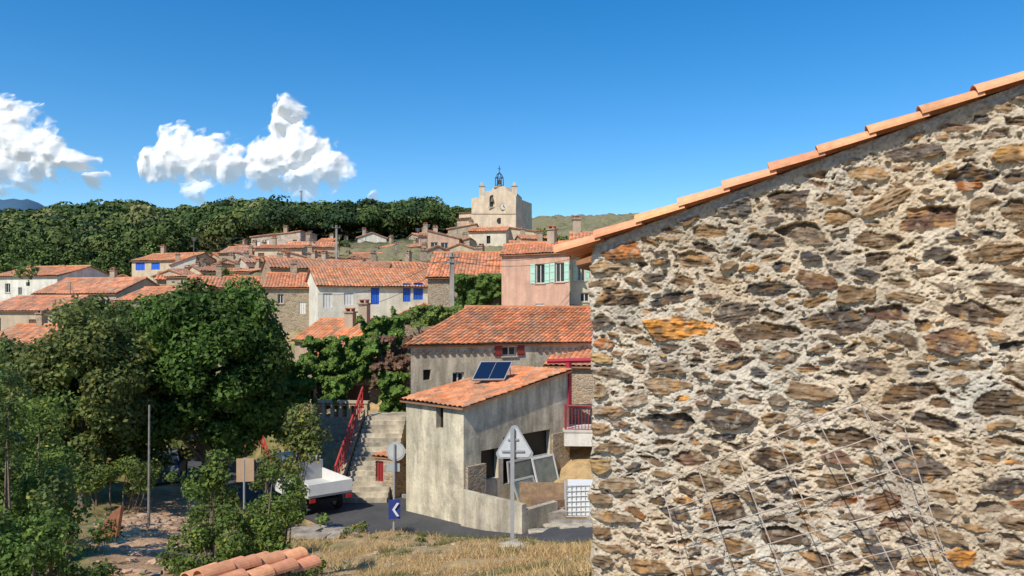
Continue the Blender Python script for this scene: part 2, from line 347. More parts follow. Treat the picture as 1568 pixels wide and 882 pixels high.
def barrel(mb,a,b_,r0,r1,up,col,seg=10,th=.014):
    d=nrm(b_-a);up=nrm(up-d*np.dot(up,d));si=np.cross(d,up);vs=[]
    for p,r in ((a,r0),(b_,r1)):
        for q in (r,r-th):
            for k in range(seg+1):
                t=math.pi*k/seg;vs.append(p+si*q*math.cos(t)+up*q*math.sin(t)*.8)
    m=seg+1;f=[]
    for k in range(seg):
        f+=[(k,k+1,2*m+k+1,2*m+k),(m+k+1,m+k,3*m+k,3*m+k+1),(k+1,k,m+k,m+k+1),(2*m+k,2*m+k+1,3*m+k+1,3*m+k)]
    f+=[(0,2*m,3*m,m),(seg,m+seg,3*m+seg,2*m+seg)]
    mb.add(vs,f,0,col)
def tcol(v=.16): 
    c=A(.70,.31,.165)*random.uniform(1-v,1+v);c[1]*=random.uniform(.9,1.12);return c
mb=MB();dsl=nrm(A(Wt[0],Wt[1],SL));upn=nrm(np.cross(dsl,A(-Wn[0],-Wn[1],0)))
if upn[2]<0: upn=-upn
for row in range(0,3):
    s_=-.30
    while s_<sr:
        j1,j2=random.uniform(-.006,.006),random.uniform(-.006,.006)
        a=W3(s_,topz(s_)+.005,.02-row*.19)+upn*(.028+j1);e=s_+.40;b_=W3(e,topz(e)+.005,.02-row*.19+j2)-upn*.004
        barrel(mb,a,b_,.105,.088,upn,tcol(.12));s_+=.358
mb.build('verge_tiles',[M_tile],wall_e,smooth=False)
def roof_patch(mb,E0,E1,R1,R0,period=.24,segs=6,row=.38,amp=.055,tone=(.64,.24,.11),var=.24,age=.36):
    E0,E1,R1,R0=[np.asarray(q,float) for q in (E0,E1,R1,R0)]
    Lu=max(np.linalg.norm(E1-E0),np.linalg.norm(R1-R0));Lv=np.linalg.norm((R0+R1)/2-(E0+E1)/2)
    npd=max(2,int(Lu/period));nrw=max(2,int(Lv/row));nu=npd*segs+1
    N=nrm(np.cross(E1-E0,R0-E0));
    if N[2]<0:N=-N
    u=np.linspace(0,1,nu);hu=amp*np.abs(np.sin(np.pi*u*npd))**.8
    vsr=[];of=[];rw=[]
    for j in range(nrw): vsr+=[j/nrw,(j+.995)/nrw];of+=[.028,0.0];rw+=[j,j]
    v=np.array(vsr);of=np.array(of);rw=np.array(rw)
    Ug,Vg=np.meshgrid(u,v)
    Pp=E0*((1-Ug)*(1-Vg))[...,None]+E1*(Ug*(1-Vg))[...,None]+R1*(Ug*Vg)[...,None]+R0*((1-Ug)*Vg)[...,None]
    Pp=Pp+N*(hu[None,:]+of[:,None])[...,None]
    sd=random.randint(0,9999);ti=np.floor(Ug*npd-1e-6);rj=rw[:,None]+0*Ug
    Pp=Pp+N*((_h(ti,rj,0*ti,sd+3)-.5)*.018)[...,None]
    Pp[...,2]-=(fbm(Pp[...,0]*.35,Pp[...,1]*.35,0,sd%50,2)-.5)*.12
    k=_h(ti,rj,0*ti,sd);k2=_h(ti,rj,0*ti,sd+1)
    col=np.array(tone)[None,None]*(1-var+2*var*k)[...,None]
    ag=(k2<age)[...,None];col=np.where(ag,col*A(.78,1.02,1.3),col)
    old=(k2>.93)[...,None];col=np.where(old,col*.4+A(.30,.25,.18)*.45,col)
    big=fbm(Pp[...,0]*.5,Pp[...,1]*.5,Pp[...,2]*.5,5,3)[...,None];col=col*(.72+.5*big)
    li=np.clip((fbm(Pp[...,0]*.9+40,Pp[...,1]*.9,Pp[...,2]*.9,25,4)-.52)*5,0,1)[...,None]*.45;col=col*(1-li)+A(.33,.235,.15)*li
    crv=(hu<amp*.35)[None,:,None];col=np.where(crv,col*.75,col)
    nv=len(v);I=np.arange(nv*nu).reshape(nv,nu)
    f=np.stack([I[:-1,:-1],I[:-1,1:],I[1:,1:],I[1:,:-1]],-1).reshape(-1,4)
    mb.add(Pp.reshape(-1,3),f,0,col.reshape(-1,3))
    q=[E0,E1,R1,R0];lo=[p-N*.09 for p in q];hi=[p-N*.02 for p in q]
    mb.add(lo+hi,[(3,2,1,0),(0,1,5,4),(1,2,6,5),(2,3,7,6),(3,0,4,7)],0,(.34,.17,.09))
mb=MB()
roof_patch(mb,W3(-.3,topz(-.3)+.02,-.55,0),W3(-.3,topz(-.3)+.02,0,Dw),W3(sr,rz+.02,0,Dw),W3(sr,rz+.02,-.55,0))
roof_patch(mb,W3(Lw+.3,topz(2*sr-Lw-.3)+.02,0,Dw),W3(Lw+.3,topz(2*sr-Lw-.3)+.02,0,0),W3(sr,rz+.02,0,0),W3(sr,rz+.02,0,Dw))
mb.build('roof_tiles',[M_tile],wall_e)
mb=MB();WCOL=(.40,.33,.27)
def quadgrid(mb,TL,TR,BR,BL,nx,ny,r,col):
    for i in range(nx+1):
        t=i/nx;a=TL*(1-t)+TR*t;b_=BL*(1-t)+BR*t;m_=(a+b_)/2+A(.02,-.02,0)*random.uniform(-1,1);tube(mb,[a-(b_-a)*.01,m_,b_],r,5,0,col)
    for j in range(ny+1):
        t=j/ny;a=TL*(1-t)+BL*t;b_=TR*(1-t)+BR*t;m_=(a+b_)/2+A(.0,-.01,.012)*random.uniform(-1,1);tube(mb,[a+A(0,-.012,0),m_+A(0,-.012,0),b_+A(0,-.012,0)],r,5,0,col)
quadgrid(mb,S(1012,738,6.0),S(1316,614,5.45),S(1560,1060,4.95),S(1110,1110,5.4),5,8,.0046,WCOL)
quadgrid(mb,S(1318,618,5.4),S(1385,655,5.3),S(1500,1000,5.0),S(1480,1010,5.0),1,7,.0044,WCOL)
mb.build('welded_wire_mesh',[M_rust])
# ---------------------------------------------------------------- houses
CREAM=(.46,.38,.27);WHITE=(.62,.58,.50);PINK=(.58,.35,.25);STONE=(.34,.275,.20);GREY=(.33,.30,.255)
def facade(mw,mo,P,Q,z0,z1,ops,wc):
    P=np.asarray(P);Q=np.asarray(Q);L=np.linalg.norm(Q-P);u=(Q-P)/L;nn_=A(u[1],-u[0])
    def pt(s,z,out=0.): return A(P[0]+u[0]*s+nn_[0]*out,P[1]+u[1]*s+nn_[1]*out,z)
    U3=A(u[0],u[1],0);N3=A(nn_[0],nn_[1],0);Z3=A(0,0,1)
    us=sorted({0,L,*[o[0] for o in ops],*[o[2] for o in ops]});zs=sorted({z0,z1,*[o[1] for o in ops],*[o[3] for o in ops]})
    us=[x for x in us if 0<=x<=L];zs=[x for x in zs if z0<=x<=z1]
    for i in range(len(us)-1):
        for j in range(len(zs)-1):
            cx_,cz_=(us[i]+us[i+1])/2,(zs[j]+zs[j+1])/2
            if any(o[0]<cx_<o[2] and o[1]<cz_<o[3] for o in ops): continue
            mw.add([pt(us[i],zs[j]),pt(us[i+1],zs[j]),pt(us[i+1],zs[j+1]),pt(us[i],zs[j+1])],[(0,1,2,3)],0,wc)
    for o in ops:
        a,b_,c,d_=o[:4];kind=o[4];shc=o[5] if len(o)>5 else None
        dp=.22
        for q in (((a,b_),(a,d_)),((c,d_),(c,b_)),((a,d_),(c,d_)),((c,b_),(a,b_))):
            mw.add([pt(*q[0]),pt(*q[1]),pt(*q[1],-dp),pt(*q[0],-dp)],[(0,1,2,3)],0,tuple(x*.95 for x in wc))
        w=c-a;h=d_-b_
        if kind=='win':
            mo.add([pt(a,b_,-.16),pt(c,b_,-.16),pt(c,d_,-.16),pt(a,d_,-.16)],[(0,1,2,3)],1,(0,0,0))
            t=.06;fc=(.55,.52,.46)
            for (x0,y0,x1,y1) in ((a,b_,a+t,d_),(c-t,b_,c,d_),(a+t,b_,c-t,b_+t),(a+t,d_-t,c-t,d_),(a+w/2-t/2,b_+t,a+w/2+t/2,d_-t)):
                box(mo,pt(x0,y0,-.155),U3*(x1-x0),Z3*(y1-y0),N3*.05,0,fc)
            box(mo,pt(a-.06,b_-.06,-.02),U3*(w+.12),Z3*.06,N3*.09,0,tuple(x*.9 for x in wc))
        elif kind=='dark':
            mo.add([pt(a,b_,-dp+.002),pt(c,b_,-dp+.002),pt(c,d_,-dp+.002),pt(a,d_,-dp+.002)],[(0,1,2,3)],0,(.02,.017,.015))  # near-black sheet paints in the darkness of the unlit interior
        else:
            col={'blue':(.03,.13,.60),'white':(.7,.68,.63),'red':(.28,.03,.03),'wood':(.16,.08,.04)}[kind]
            box(mo,pt(a+.003,b_+.003,-.12),U3*(w-.006),Z3*(h-.006),N3*.05,0,col)
            for kx in range(1,3): box(mo,pt(a+w*kx/3,b_+.02,-.069),U3*.02,Z3*(h-.04),N3*.012,0,tuple(x*.5 for x in col))
        if shc:
            sw=w*.5
            for x0 in (a-sw-.02,c+.02):
                box(mo,pt(x0,b_,.012),U3*sw,Z3*h,N3*.04,0,shc)
                for zz in (.12,.5,.85): box(mo,pt(x0+.03,b_+h*zz,.053),U3*(sw-.06),Z3*.05,N3*.015,0,tuple(x*.8 for x in shc))
def pxops(P,Q,lst):
    P=np.asarray(P);Q=np.asarray(Q);L=np.linalg.norm(Q-P);u=(Q-P)/L;out=[]
    def ss(px):
        k=(px-CX)/F;return (k*P[1]-P[0])/(u[0]-k*u[1])
    for o in lst:
        s0,s1=ss(o[0]),ss(o[2]);d=P[1]+u[1]*(s0+s1)/2
        out.append((max(s0,.05),(HZ-o[3])/F*d,min(s1,L-.05),(HZ-o[1])/F*d,*o[4:]))
    return out
def chimney(mb,c,h=1.0,w=.5,ang=0,col=(.4,.3,.22)):
    cbox(mb,c-A(0,0,.8),w,w*.8,h+.8,ang,0,col);cbox(mb,c+A(0,0,h),w+.16,w*.8+.16,.08,ang,0,tuple(x*.85 for x in col))
    for k in (-1,1): cbox(mb,c+A(0,0,h+.08)+A(math.cos(ang),math.sin(ang),0)*k*w*.3,.08,w*.7,.16,ang,0,(.45,.17,.09))
    box(mb,c+A(-w*.5,-w*.4,h+.24),A(w,0,0),A(0,w*.8,0),A(0,0,.05),0,(.45,.17,.09))
def house(name,pl,dl,pr,dr,pe,pb,depth,rise,roof='gable',wm=None,wc=CREAM,ops=(),auto=0,rops=(),lops=(),chim=(),fine=True,tone=(.64,.24,.11),ov=.25,uv_ops=(),vd=None):
    P=A((pl-CX)/F*dl,dl);Q=A((pr-CX)/F*dr,dr);L=np.linalg.norm(Q-P);u=(Q-P)/L;v=A(-u[1],u[0])
    if vd is not None: v=nrm(A(*vd))
    ze=(HZ-pe)/F*dl;zb_=(HZ-pb)/F*dl
    gmin=min(gz((p_[0]/p_[1])*F+CX,p_[1]) for p_ in (P,Q)) ;z0=min(zb_,gmin)-1.2
    Lb,Rb=P+v*depth,Q+v*depth
    e=empty(name,(P[0],P[1],zb_));mw,mo,mr=MB(),MB(),MB()
    O=pxops(P,Q,ops)+list(uv_ops)
    if auto:
        nst=max(1,int((ze-zb_)/2.6))
        for j in range(nst):
            for i in range(auto):
                if random.random()<.2: continue
                c=L*(i+.5+random.uniform(-.15,.15))/auto;zz=ze-1.75-j*2.6+random.uniform(-.1,.1)
                if zz<z0+.3 or L<1.6: continue
                w=random.choice((.6,.8,.9));h=random.choice((.8,1.1,1.2));r_=random.random()
                if c-w/2<.1 or c+w/2>L-.1: continue
                O.append((c-w/2,zz,c+w/2,zz+h,'win' if r_<.7 else random.choice(('white','wood')),random.choice([(.28,.12,.06),(.45,.40,.33),(.2,.3,.3)]) if (r_<.35 and L/auto>2.2) else None))
    facade(mw,mo,P,Q,z0,ze,O,wc)
    r_ops=list(rops);l_ops=list(lops)
    if auto and depth>4 and not r_ops:
        r_ops=[(depth*.35,ze-1.9,depth*.35+.8,ze-.9,'win')]; l_ops=l_ops or [(depth*.5,ze-1.9,depth*.5+.8,ze-.9,'win')]
    facade(mw,mo,Q,Rb,z0,ze,r_ops,wc);facade(mw,mo,Lb,P,z0,ze,l_ops,wc);facade(mw,mo,Rb,Lb,z0,ze,[],wc)
    per,sg_,rw_=(.24,6,.38) if fine else (.34,4,.5)
    amp=.06 if fine else .08
    def p3(q,z): return A(q[0],q[1],z)
    kw=dict(period=per,segs=sg_,row=rw_,amp=amp,tone=tone)
    o_=ov
    if roof=='gable':
        sl=rise/(depth/2);zr=ze+rise;mL,mR=P+v*depth/2,Q+v*depth/2
        roof_patch(mr,p3(P-v*o_-u*.15,ze-sl*o_+.06),p3(Q-v*o_+u*.15,ze-sl*o_+.06),p3(mR+u*.15,zr+.06),p3(mL-u*.15,zr+.06),**kw)
        roof_patch(mr,p3(Rb+v*o_+u*.15,ze-sl*o_+.06),p3(Lb+v*o_-u*.15,ze-sl*o_+.06),p3(mL-u*.15,zr+.06),p3(mR+u*.15,zr+.06),**kw)
        tube(mr,[p3(mL-u*.15,zr+.07),p3(mR+u*.15,zr+.07)],.11,8,0,(.56,.22,.10))
        mw.add([p3(Lb,ze),p3(P,ze),p3(mL,zr)],[(0,1,2)],0,wc);mw.add([p3(Q,ze),p3(Rb,ze),p3(mR,zr)],[(0,1,2)],0,wc)
    elif roof=='mono':
        sl=rise/depth;zr=ze+rise
        roof_patch(mr,p3(P-v*o_-u*.15,ze-sl*o_+.06),p3(Q-v*o_+u*.15,ze-sl*o_+.06),p3(Rb+u*.15,zr+.06),p3(Lb-u*.15,zr+.06),**kw)
        mw.add([p3(Lb,ze),p3(P,ze),p3(Lb,zr)],[(0,1,2)],0,wc);mw.add([p3(Q,ze),p3(Rb,ze),p3(Rb,zr)],[(0,1,2)],0,wc)
        mw.add([p3(Rb,ze),p3(Lb,ze),p3(Lb,zr),p3(Rb,zr)],[(0,1,2,3)],0,wc)
    elif roof=='fgable':
        zr=ze+rise;mf_,mb_=(P+Q)/2,(Lb+Rb)/2;sl=rise/(L/2)
        roof_patch(mr,p3(Lb-u*o_,ze-sl*o_+.06),p3(P-u*o_-v*.15,ze-sl*o_+.06),p3(mf_-v*.15,zr+.06),p3(mb_,zr+.06),**kw)
        roof_patch(mr,p3(Q+u*o_-v*.15,ze-sl*o_+.06),p3(Rb+u*o_,ze-sl*o_+.06),p3(mb_,zr+.06),p3(mf_-v*.15,zr+.06),**kw)
        mw.add([p3(P,ze),p3(Q,ze),p3(mf_,zr)],[(0,1,2)],0,wc);mw.add([p3(Rb,ze),p3(Lb,ze),p3(mb_,zr)],[(0,1,2)],0,wc)
    elif roof=='monoR':
        zr=ze+rise
        roof_patch(mr,p3(Lb-u*o_,ze-.1),p3(P-u*o_-v*.15,ze-.1),p3(Q-v*.15+u*.1,zr+.06),p3(Rb+u*.1,zr+.06),**kw)
        mw.add([p3(P,ze),p3(Q,ze),p3(Q,zr)],[(0,1,2)],0,wc);mw.add([p3(Rb,ze),p3(Lb,ze),p3(Rb,zr)],[(0,1,2)],0,wc);mw.add([p3(Q,ze),p3(Rb,ze),p3(Rb,zr),p3(Q,zr)],[(0,1,2,3)],0,wc)
    elif roof=='monoL':
        zr=ze+rise
        roof_patch(mr,p3(Q+u*o_-v*.15,ze-.1),p3(Rb+u*o_,ze-.1),p3(Lb-u*.1,zr+.06),p3(P-v*.15-u*.1,zr+.06),**kw)
        mw.add([p3(P,ze),p3(Q,ze),p3(P,zr)],[(0,1,2)],0,wc);mw.add([p3(Rb,ze),p3(Lb,ze),p3(Lb,zr)],[(0,1,2)],0,wc);mw.add([p3(Lb,ze),p3(P,ze),p3(P,zr),p3(Lb,zr)],[(0,1,2,3)],0,wc)
    for (cu,cv,ch) in chim:
        q=P+u*L*cu+v*depth*cv;zc=ze+rise*(1-abs(cv-.5)*2 if roof=='gable' else cv)
        chimney(mw,A(q[0],q[1],zc),ch,.55,math.atan2(u[1],u[0]),(.40,.32,.23))
    mw.build('walls',[wm or M_plaster],e)
    if mo.n: mo.build('windows_and_doors',[M_paint,M_glass],e)
    mr.build('tiled_roof',[M_tile],e)
    return dict(P=P,Q=Q,u=u,v=v,ze=ze,e=e,L=L)
FT=(.72,.27,.115)
hs_=house('rendered_shed_house',622,28.2,710,26,613,797,5.9,.95,'mono',M_conc,(.60,.53,.385),ops=[(668,622,679,656,'dark')],
  rops=[(.85,-6.05,1.75,-4.95,'dark'),(2.0,-6.35,4.7,-4.6,'dark')],ov=.2,tone=FT)
P,Q,u,v=hs_['P'],hs_['Q'],hs_['u'],hs_['v']
def sh3(s,out,z):
    q=Q+v*s+u*out;return A(q[0],q[1],z)
U3=A(u[0],u[1],0);V3=A(v[0],v[1],0);Z3=A(0,0,1)
mb=MB();box(mb,sh3(-.15,.02,-7.9),V3*.2,U3*2.9,Z3*1.72,0,(.50,.44,.33));box(mb,sh3(.05,2.7,-7.9),V3*1.6,U3*.22,Z3*1.5,0,(.46,.40,.30));mb.build('low_rendered_wall',[M_conc])
mb=MB();box(mb,sh3(.1,.003,-8),V3*.9,U3*.12,Z3*2.6,0,STONE);box(mb,sh3(4.75,.003,-8),V3*1.05,U3*.10,Z3*3.2,0,STONE);mb.build('stone_pier',[M_stone],hs_['e'])
mb=MB()
for i,(s_,o_,z_,w,h,tl,c) in enumerate(((2.5,.35,-6.9,1.5,1.1,.35,(.5,.5,.46)),(2.2,.6,-7.0,1.2,.9,.5,(.35,.36,.33)),(3.4,.5,-6.8,1.3,1.3,.3,(.6,.6,.58)),(2.1,.15,-6.3,2.3,.8,.1,(.42,.40,.36)))):
    o3=sh3(s_,o_,z_);up_=nrm(Z3-U3*tl);
    for a_,b_ in ((0,0),(1,0)): box(mb,o3+V3*(w-.07)*a_,V3*.07,up_*h,U3*.05,0,c)
    for a_ in (0,1): box(mb,o3+V3*.071+up_*(h-.07)*a_,V3*(w-.142),up_*.07,U3*.05,0,c)
    box(mb,o3+V3*.07+U3*.02+up_*.07,V3*(w-.14),up_*(h-.14),U3*.012,1,c)
mb.build('stacked_window_frames',[M_paint,mat('dusty_glass',(.16,.18,.16),.3,.3,3)])
mb=MB();c=S(722,583,29.0);r_=nrm(A(1,.12,0));upv=nrm(A(.30,.75,.62))
box(mb,c,r_*1.3,upv*1.1,np.cross(r_,upv)*.06,0,(.4,.4,.4));q=np.cross(r_,upv)
for i in range(2): box(mb,c+q*.061+r_*(.04+.62*i)+upv*.05,r_*.60,upv*1.0,q*.006,1,(0,0,0))
for k in (0.1,1.2): tube(mb,[c+r_*k+upv*1.05,c+r_*k+upv*1.05+A(.05,.1,-1.0)],.025,6,0,(.5,.5,.5))
mb.build('solar_water_heater',[M_metal,M_solar])
hb=house('long_stone_farmhouse',629,31,990,36.5,527,640,8.7,1.5,'gable',M_conc,(.54,.45,.315),ops=[(769,527,791,545,'win',(.25,.04,.03)),(693,570,711,588,'win'),(648,566,660,582,'dark')],ov=.35,tone=FT,vd=(.50,.87))
mb=MB();P,Q,u,L=hb['P'],hb['Q'],hb['u'],hb['L']
for i in range(int(L/.33)):
    s_=.2+i*.33
    if 3.9<s_<6.0: continue
    q=P+u*s_;cbox(mb,A(q[0]+u[1]*.04,q[1]-u[0]*.04,hb['ze']-.46),.14,.07,.12,math.atan2(u[1],u[0]),0,(.15,.11,.08))
box(mb,A(P[0]+u[1]*.05,P[1]-u[0]*.05,hb['ze']-.22),A(u[0],u[1],0)*L,A(-u[1],u[0],0)*.04,A(0,0,.14),0,(.50,.42,.30))
mb.build('dentil_course',[M_plaster],hb['e'])
mb=MB();q=P+u*.02;box(mb,A(q[0]+u[1]*.03,q[1]-u[0]*.03,-6),A(u[0],u[1],0)*1.7,A(-u[1],u[0],0)*.028,A(0,0,2.6),0,(.40,.33,.23));mb.build('exposed_masonry',[M_stone],hb['e'])
house('ochre_annex',838,32.5,990,31.5,560,690,3,.5,'mono',M_stone,(.42,.33,.24),ops=[(872,690,903,735,'dark')],tone=FT)
e=empty('red_balcony',S(885,680,30));mb=MB();RED=(.34,.03,.05)
a=S(838,553,30.6);b_=S(940,551,30);tube(mb,[a,b_],.10,4,0,RED)
for px in (871,): tube(mb,[S(px,555,30.3),S(px,622,30.3)],.12,4,0,RED)
tube(mb,[S(865,621,29.7),S(950,623,29.4)],.035,6,0,RED);tube(mb,[S(865,657,29.7),S(950,659,29.4)],.03,6,0,RED)
for px in range(866,950,5): tube(mb,[S(px,622,29.7),S(px,658,29.7)],.014,5,0,RED)
tube(mb,[S(866,619,29.7),S(866,662,29.7)],.05,6,0,RED)
mb.build('railing',[M_paint],e)
mb=MB();c=S(864,683,29.6);box(mb,c,A(2.8,-.15,0),A(0,1.6,0),A(0,0,.55),0,(.70,.67,.6));box(mb,c+A(-.04,-.03,.55),A(2.85,-.15,0),A(0,1.6,0),A(0,0,.1),0,(.6,.57,.5));mb.build('slab',[M_plaster],e)
c=S(868,788,25.0);c[2]=gz(884,25.4)+.0;e=empty('ibc_water_tank',c);mb=MB();box(mb,c+A(.05,.05,.16),A(1.0,-.05,0),A(.05,1,0),A(0,0,1.0),0,(.75,.75,.73));mb.build('plastic_bladder',[M_plastic],e)
mb=MB()
for i in range(8):
    x=i/7*1.08;tube(mb,[c+A(x,0,.12),c+A(x,0,1.2)],.013,5,0,(.6,.6,.6))
for j in range(7): z=.14+j*.175;tube(mb,[c+A(0,-.01,z),c+A(1.1,-.01,z)],.013,5,0,(.6,.6,.6));tube(mb,[c+A(0,-.01,z),c+A(0,1.1,z)],.013,5,0,(.6,.6,.6))
for i in range(8): tube(mb,[c+A(-.005,i/7*1.08,.12),c+A(-.005,i/7*1.08,1.2)],.013,5,0,(.6,.6,.6))
box(mb,c+A(-.02,-.02,0),A(1.15,0,0),A(0,1.15,0),A(0,0,.12),1,(.25,.18,.1));mb.build('steel_cage',[M_metal,M_wood],e)
mb=MB()
for i in range(34):
    px=random.uniform(800,925);d=random.uniform(23.9,26);q=onground(px,d);cbox(mb,q-A(0,0,.04),random.uniform(.4,.8),random.uniform(.35,.6),.09+random.random()*.04,random.random()*.5,0,A(.50,.44,.35)*random.uniform(.8,1.15))
mb.build('stone_paving',[M_conc])
mb=MB()
for (px,d,z,l,w,h,c) in ((815,25.8,0,1.4,.5,.35,(.3,.27,.22)),(840,26,.0,1.0,.7,.6,(.22,.14,.09)),(850,25.2,0,.7,.5,.45,(.35,.3,.25)),(830,26.3,.2,1.6,.08,.9,(.30,.2,.12)),(822,25.3,0,.5,.5,.5,(.15,.14,.13))):
    q=onground(px,d);cbox(mb,q+A(0,0,z-.05),l,w,h,random.uniform(-.5,.5),0,c)
for i in range(9):
    q=onground(random.uniform(812,862),random.uniform(25.2,26.4));t=random.uniform(-.6,.6);tube(mb,[q+A(0,0,.1),q+A(1.4*math.cos(t),.3,random.uniform(.3,.9))],.04,5,0,(.25,.17,.1))
mb.build('salvage_timber_pile',[M_wood])
GS=(.42,.64,.52)
house('pink_house',768,50,872,47.5,391,482,8,1.0,'gable',M_plaster,PINK,ops=[(820,404,834,434,'win',GS),(850,402,864,432,'win',GS),(787,468,800,481,'white'),(820,465,833,478,'white')],chim=[(.75,.45,1.0)],vd=(.06,1))
house('cream_house',873,49,960,49,392,462,8,1.9,'gable',M_plaster,(.58,.51,.36),ops=[(884,404,896,430,'win',GS),(888,448,902,462,'win')],chim=[(.1,.5,1.0)],vd=(.1,1))
house('ivy_clad_house',655,52,766,52,424,500,9,2.0,'gable',M_stone,STONE,ops=[],ov=.3,vd=(.02,1))
house('white_house_blue_shutters',487,56,688,60,437,505,8,1.5,'gable',M_plaster,(.72,.66,.54),
  ops=[(568,438,581,466,'blue'),(617,434,629,462,'blue'),(633,433,648,459,'blue'),(495,449,509,471,'white'),(527,447,541,467,'white'),(668,436,679,452,'dark')],tone=(.60,.24,.11))
house('stone_village_house',405,60,487,61,440,512,8,1.3,'gable',M_stone,(.42,.34,.23),ops=[(458,462,468,481,'white'),(425,450,434,465,'win')],chim=[(.5,.5,.9)])
house('long_render_house',415,73,652,80,410,440,7,1.1,'gable',M_stone,(.38,.28,.19),auto=7,tone=(.50,.21,.11),fine=False,chim=[(.7,.5,1.)])
house('gabled_stone_house',575,41,718,42.5,498,530,7,1.15,'fgable',M_stone,STONE,ops=[(625,484,634,497,'dark')],ov=.3,vd=(-.06,1))
house('terrace_house',452,43,575,41.5,520,600,6,1.1,'gable',M_plaster,(.45,.32,.23),ops=[(470,530,486,560,'white'),(505,528,520,545,'win')],chim=[(.68,.3,1.4),(.50,.3,.9)],tone=FT)
house('ivy_terrace_house',470,37.6,628,38,552,640,4,.9,'gable',M_stone,(.30,.23,.17),ops=[(532,590,566,625,'wood'),(474,585,505,620,'dark')],ov=.2)
house('white_villa',-10,82,88,80,424,475,9,1.3,'gable',M_plaster,(.72,.67,.57),ops=[(8,434,16,448,'win'),(40,432,46,438,'dark'),(28,440,34,452,'win')],fine=False)
house('red_roof_house',52,72,178,70,450,480,8,1.6,'gable',M_plaster,(.5,.40,.3),auto=3,tone=(.68,.28,.14),chim=[(.6,.5,.8)],fine=False)
house('red_roof_house',-30,62,80,60,476,510,7,1.2,'gable',M_plaster,(.48,.37,.26),auto=2,tone=(.62,.25,.13),fine=False)
house('roadside_house',-40,48,52,46,528,590,6,1.2,'gable',M_stone,(.40,.30,.21),auto=2,tone=(.62,.25,.12),chim=[(.4,.5,.8)])
house('stone_barn',150,78,225,80,438,480,7,1.2,'fgable',M_stone,(.38,.31,.21),auto=1,fine=False)
house('low_stone_house',178,66,280,64,460,500,7,1.2,'gable',M_stone,(.40,.32,.22),auto=3,fine=False)
house('villa_blue_windows',202,98,282,96,400,425,8,1.2,'gable',M_plaster,(.60,.47,.32),ops=[(208,402,222,414,'blue'),(232,402,245,413,'blue')],tone=(.68,.26,.11),fine=False,chim=[(.2,.5,1)])
tones=[(.64,.24,.11),(.54,.21,.10),(.66,.29,.15),(.46,.21,.12),(.52,.26,.16)]
wcs=[(.48,.37,.25),(.56,.47,.33),(.42,.33,.23),(.62,.54,.41),(.50,.35,.25),(.68,.62,.51)]
lst=[(240,84,325,86,428,450,'gable',.9),(262,92,300,93,405,425,'monoR',1.2),(335,100,385,99,388,414,'gable',1.0),(350,84,420,86,425,450,'gable',1.1),
(385,104,460,103,362,405,'monoR',.6),(390,96,462,96,381,412,'gable',.7),(440,100,515,101,378,405,'gable',.8),(470,90,545,91,396,418,'monoL',.7),(548,112,592,113,364,390,'fgable',.8),(592,104,655,104,388,408,'gable',.7),(655,94,703,94,364,398,'monoL',.9),(640,103,668,103,362,398,'gable',.7),(700,112,722,111,336,380,'gable',.5),(686,106,730,106,350,392,'monoR',.7),(800,100,845,101,366,395,'gable',.7),
(610,68,700,70,420,440,'gable',1.2),(695,66,770,66,412,440,'gable',1.3),(282,76,405,78,440,470,'gable',1.2),(120,90,170,91,452,470,'gable',1.),(795,70,900,72,392,420,'gable',1.6),(825,92,870,93,378,400,'gable',.8)]
def skyl(px): return float(np.interp(px,[240,300,360,385,400,510,530,548,592,600,640,655,700,715,740,830],[394,380,374,362,362,366,374,368,368,376,368,356,350,360,374,376]))
for d0,pa,pz_ in ((116,380,715),(108,310,712),(100,262,712),(92,250,860),(85,250,860),(79,400,800)):
    px=pa+random.uniform(0,15)
    while px<pz_:
        w_=random.uniform(24,56)*90/d0;d1=d0+random.uniform(-3,3);gg=gz(px+w_/2,d1)
        pe=HZ-(gg+random.uniform(4.5,8.5))*F/d1;pe=max(pe,skyl(px+w_/2)+random.uniform(3,12)+max(0,(116-d0)*1.05))
        if not (d0<88 and 480<px<700 and random.random()<.25):
            lst.append((px,d1,px+w_,d1+random.uniform(-3,3),pe,pe+38,random.choice(['gable','gable','gable','monoL','monoR','fgable']),random.uniform(.45,.85)))
        px+=w_*random.uniform(.7,1.0)
for (a,da,b2,db,pe,pb,rf,ri) in lst:
    house('village_house',a,da,b2,db,pe,pb,random.uniform(4.5,6.5),ri,rf,M_stone if random.random()<.42 else M_plaster,random.choice(wcs),auto=max(1,int((b2-a)/15)),fine=False,
      tone=random.choice(tones),chim=[(random.uniform(.15,.85),.5,random.uniform(.6,1.3))] if random.random()<.85 else [])
# ---------------------------------------------------------------- church
e=empty('village_church',S(755,380,108));mb=MB();md=MB()
CH=(.60,.49,.35)
def c3(px,py,out=0.):
    t=(px-722)/(790-722);d=109-2.5*t;p=S(px,py,d);return p-A(0,out,0)*1.0
prof=[(722,392),(790,392),(790,300),(783,294),(779,293),(774,286),(757,286),(752,292),(744,293),(742,300),(722,304)]
poly_ext(mb,[c3(*p) for p in prof],A(.9,1.6,0),0,CH)
Pq=c3(722,392);Qq=c3(790,392);vv_=nrm(A(.38,.92,0));zt_=c3(722,306)[2]
def prism(mb,P,Q,v_,z0,z1,col):
    pts=[A(P[0],P[1],z0),A(Q[0],Q[1],z0),A(Q[0],Q[1],z0)+v_,A(P[0],P[1],z0)+v_];poly_ext(mb,pts,A(0,0,z1-z0),0,col)
prism(mb,Pq+A(.01,.3,0),Qq+A(-.02,.3,0),vv_*6.5,8,zt_,CH)
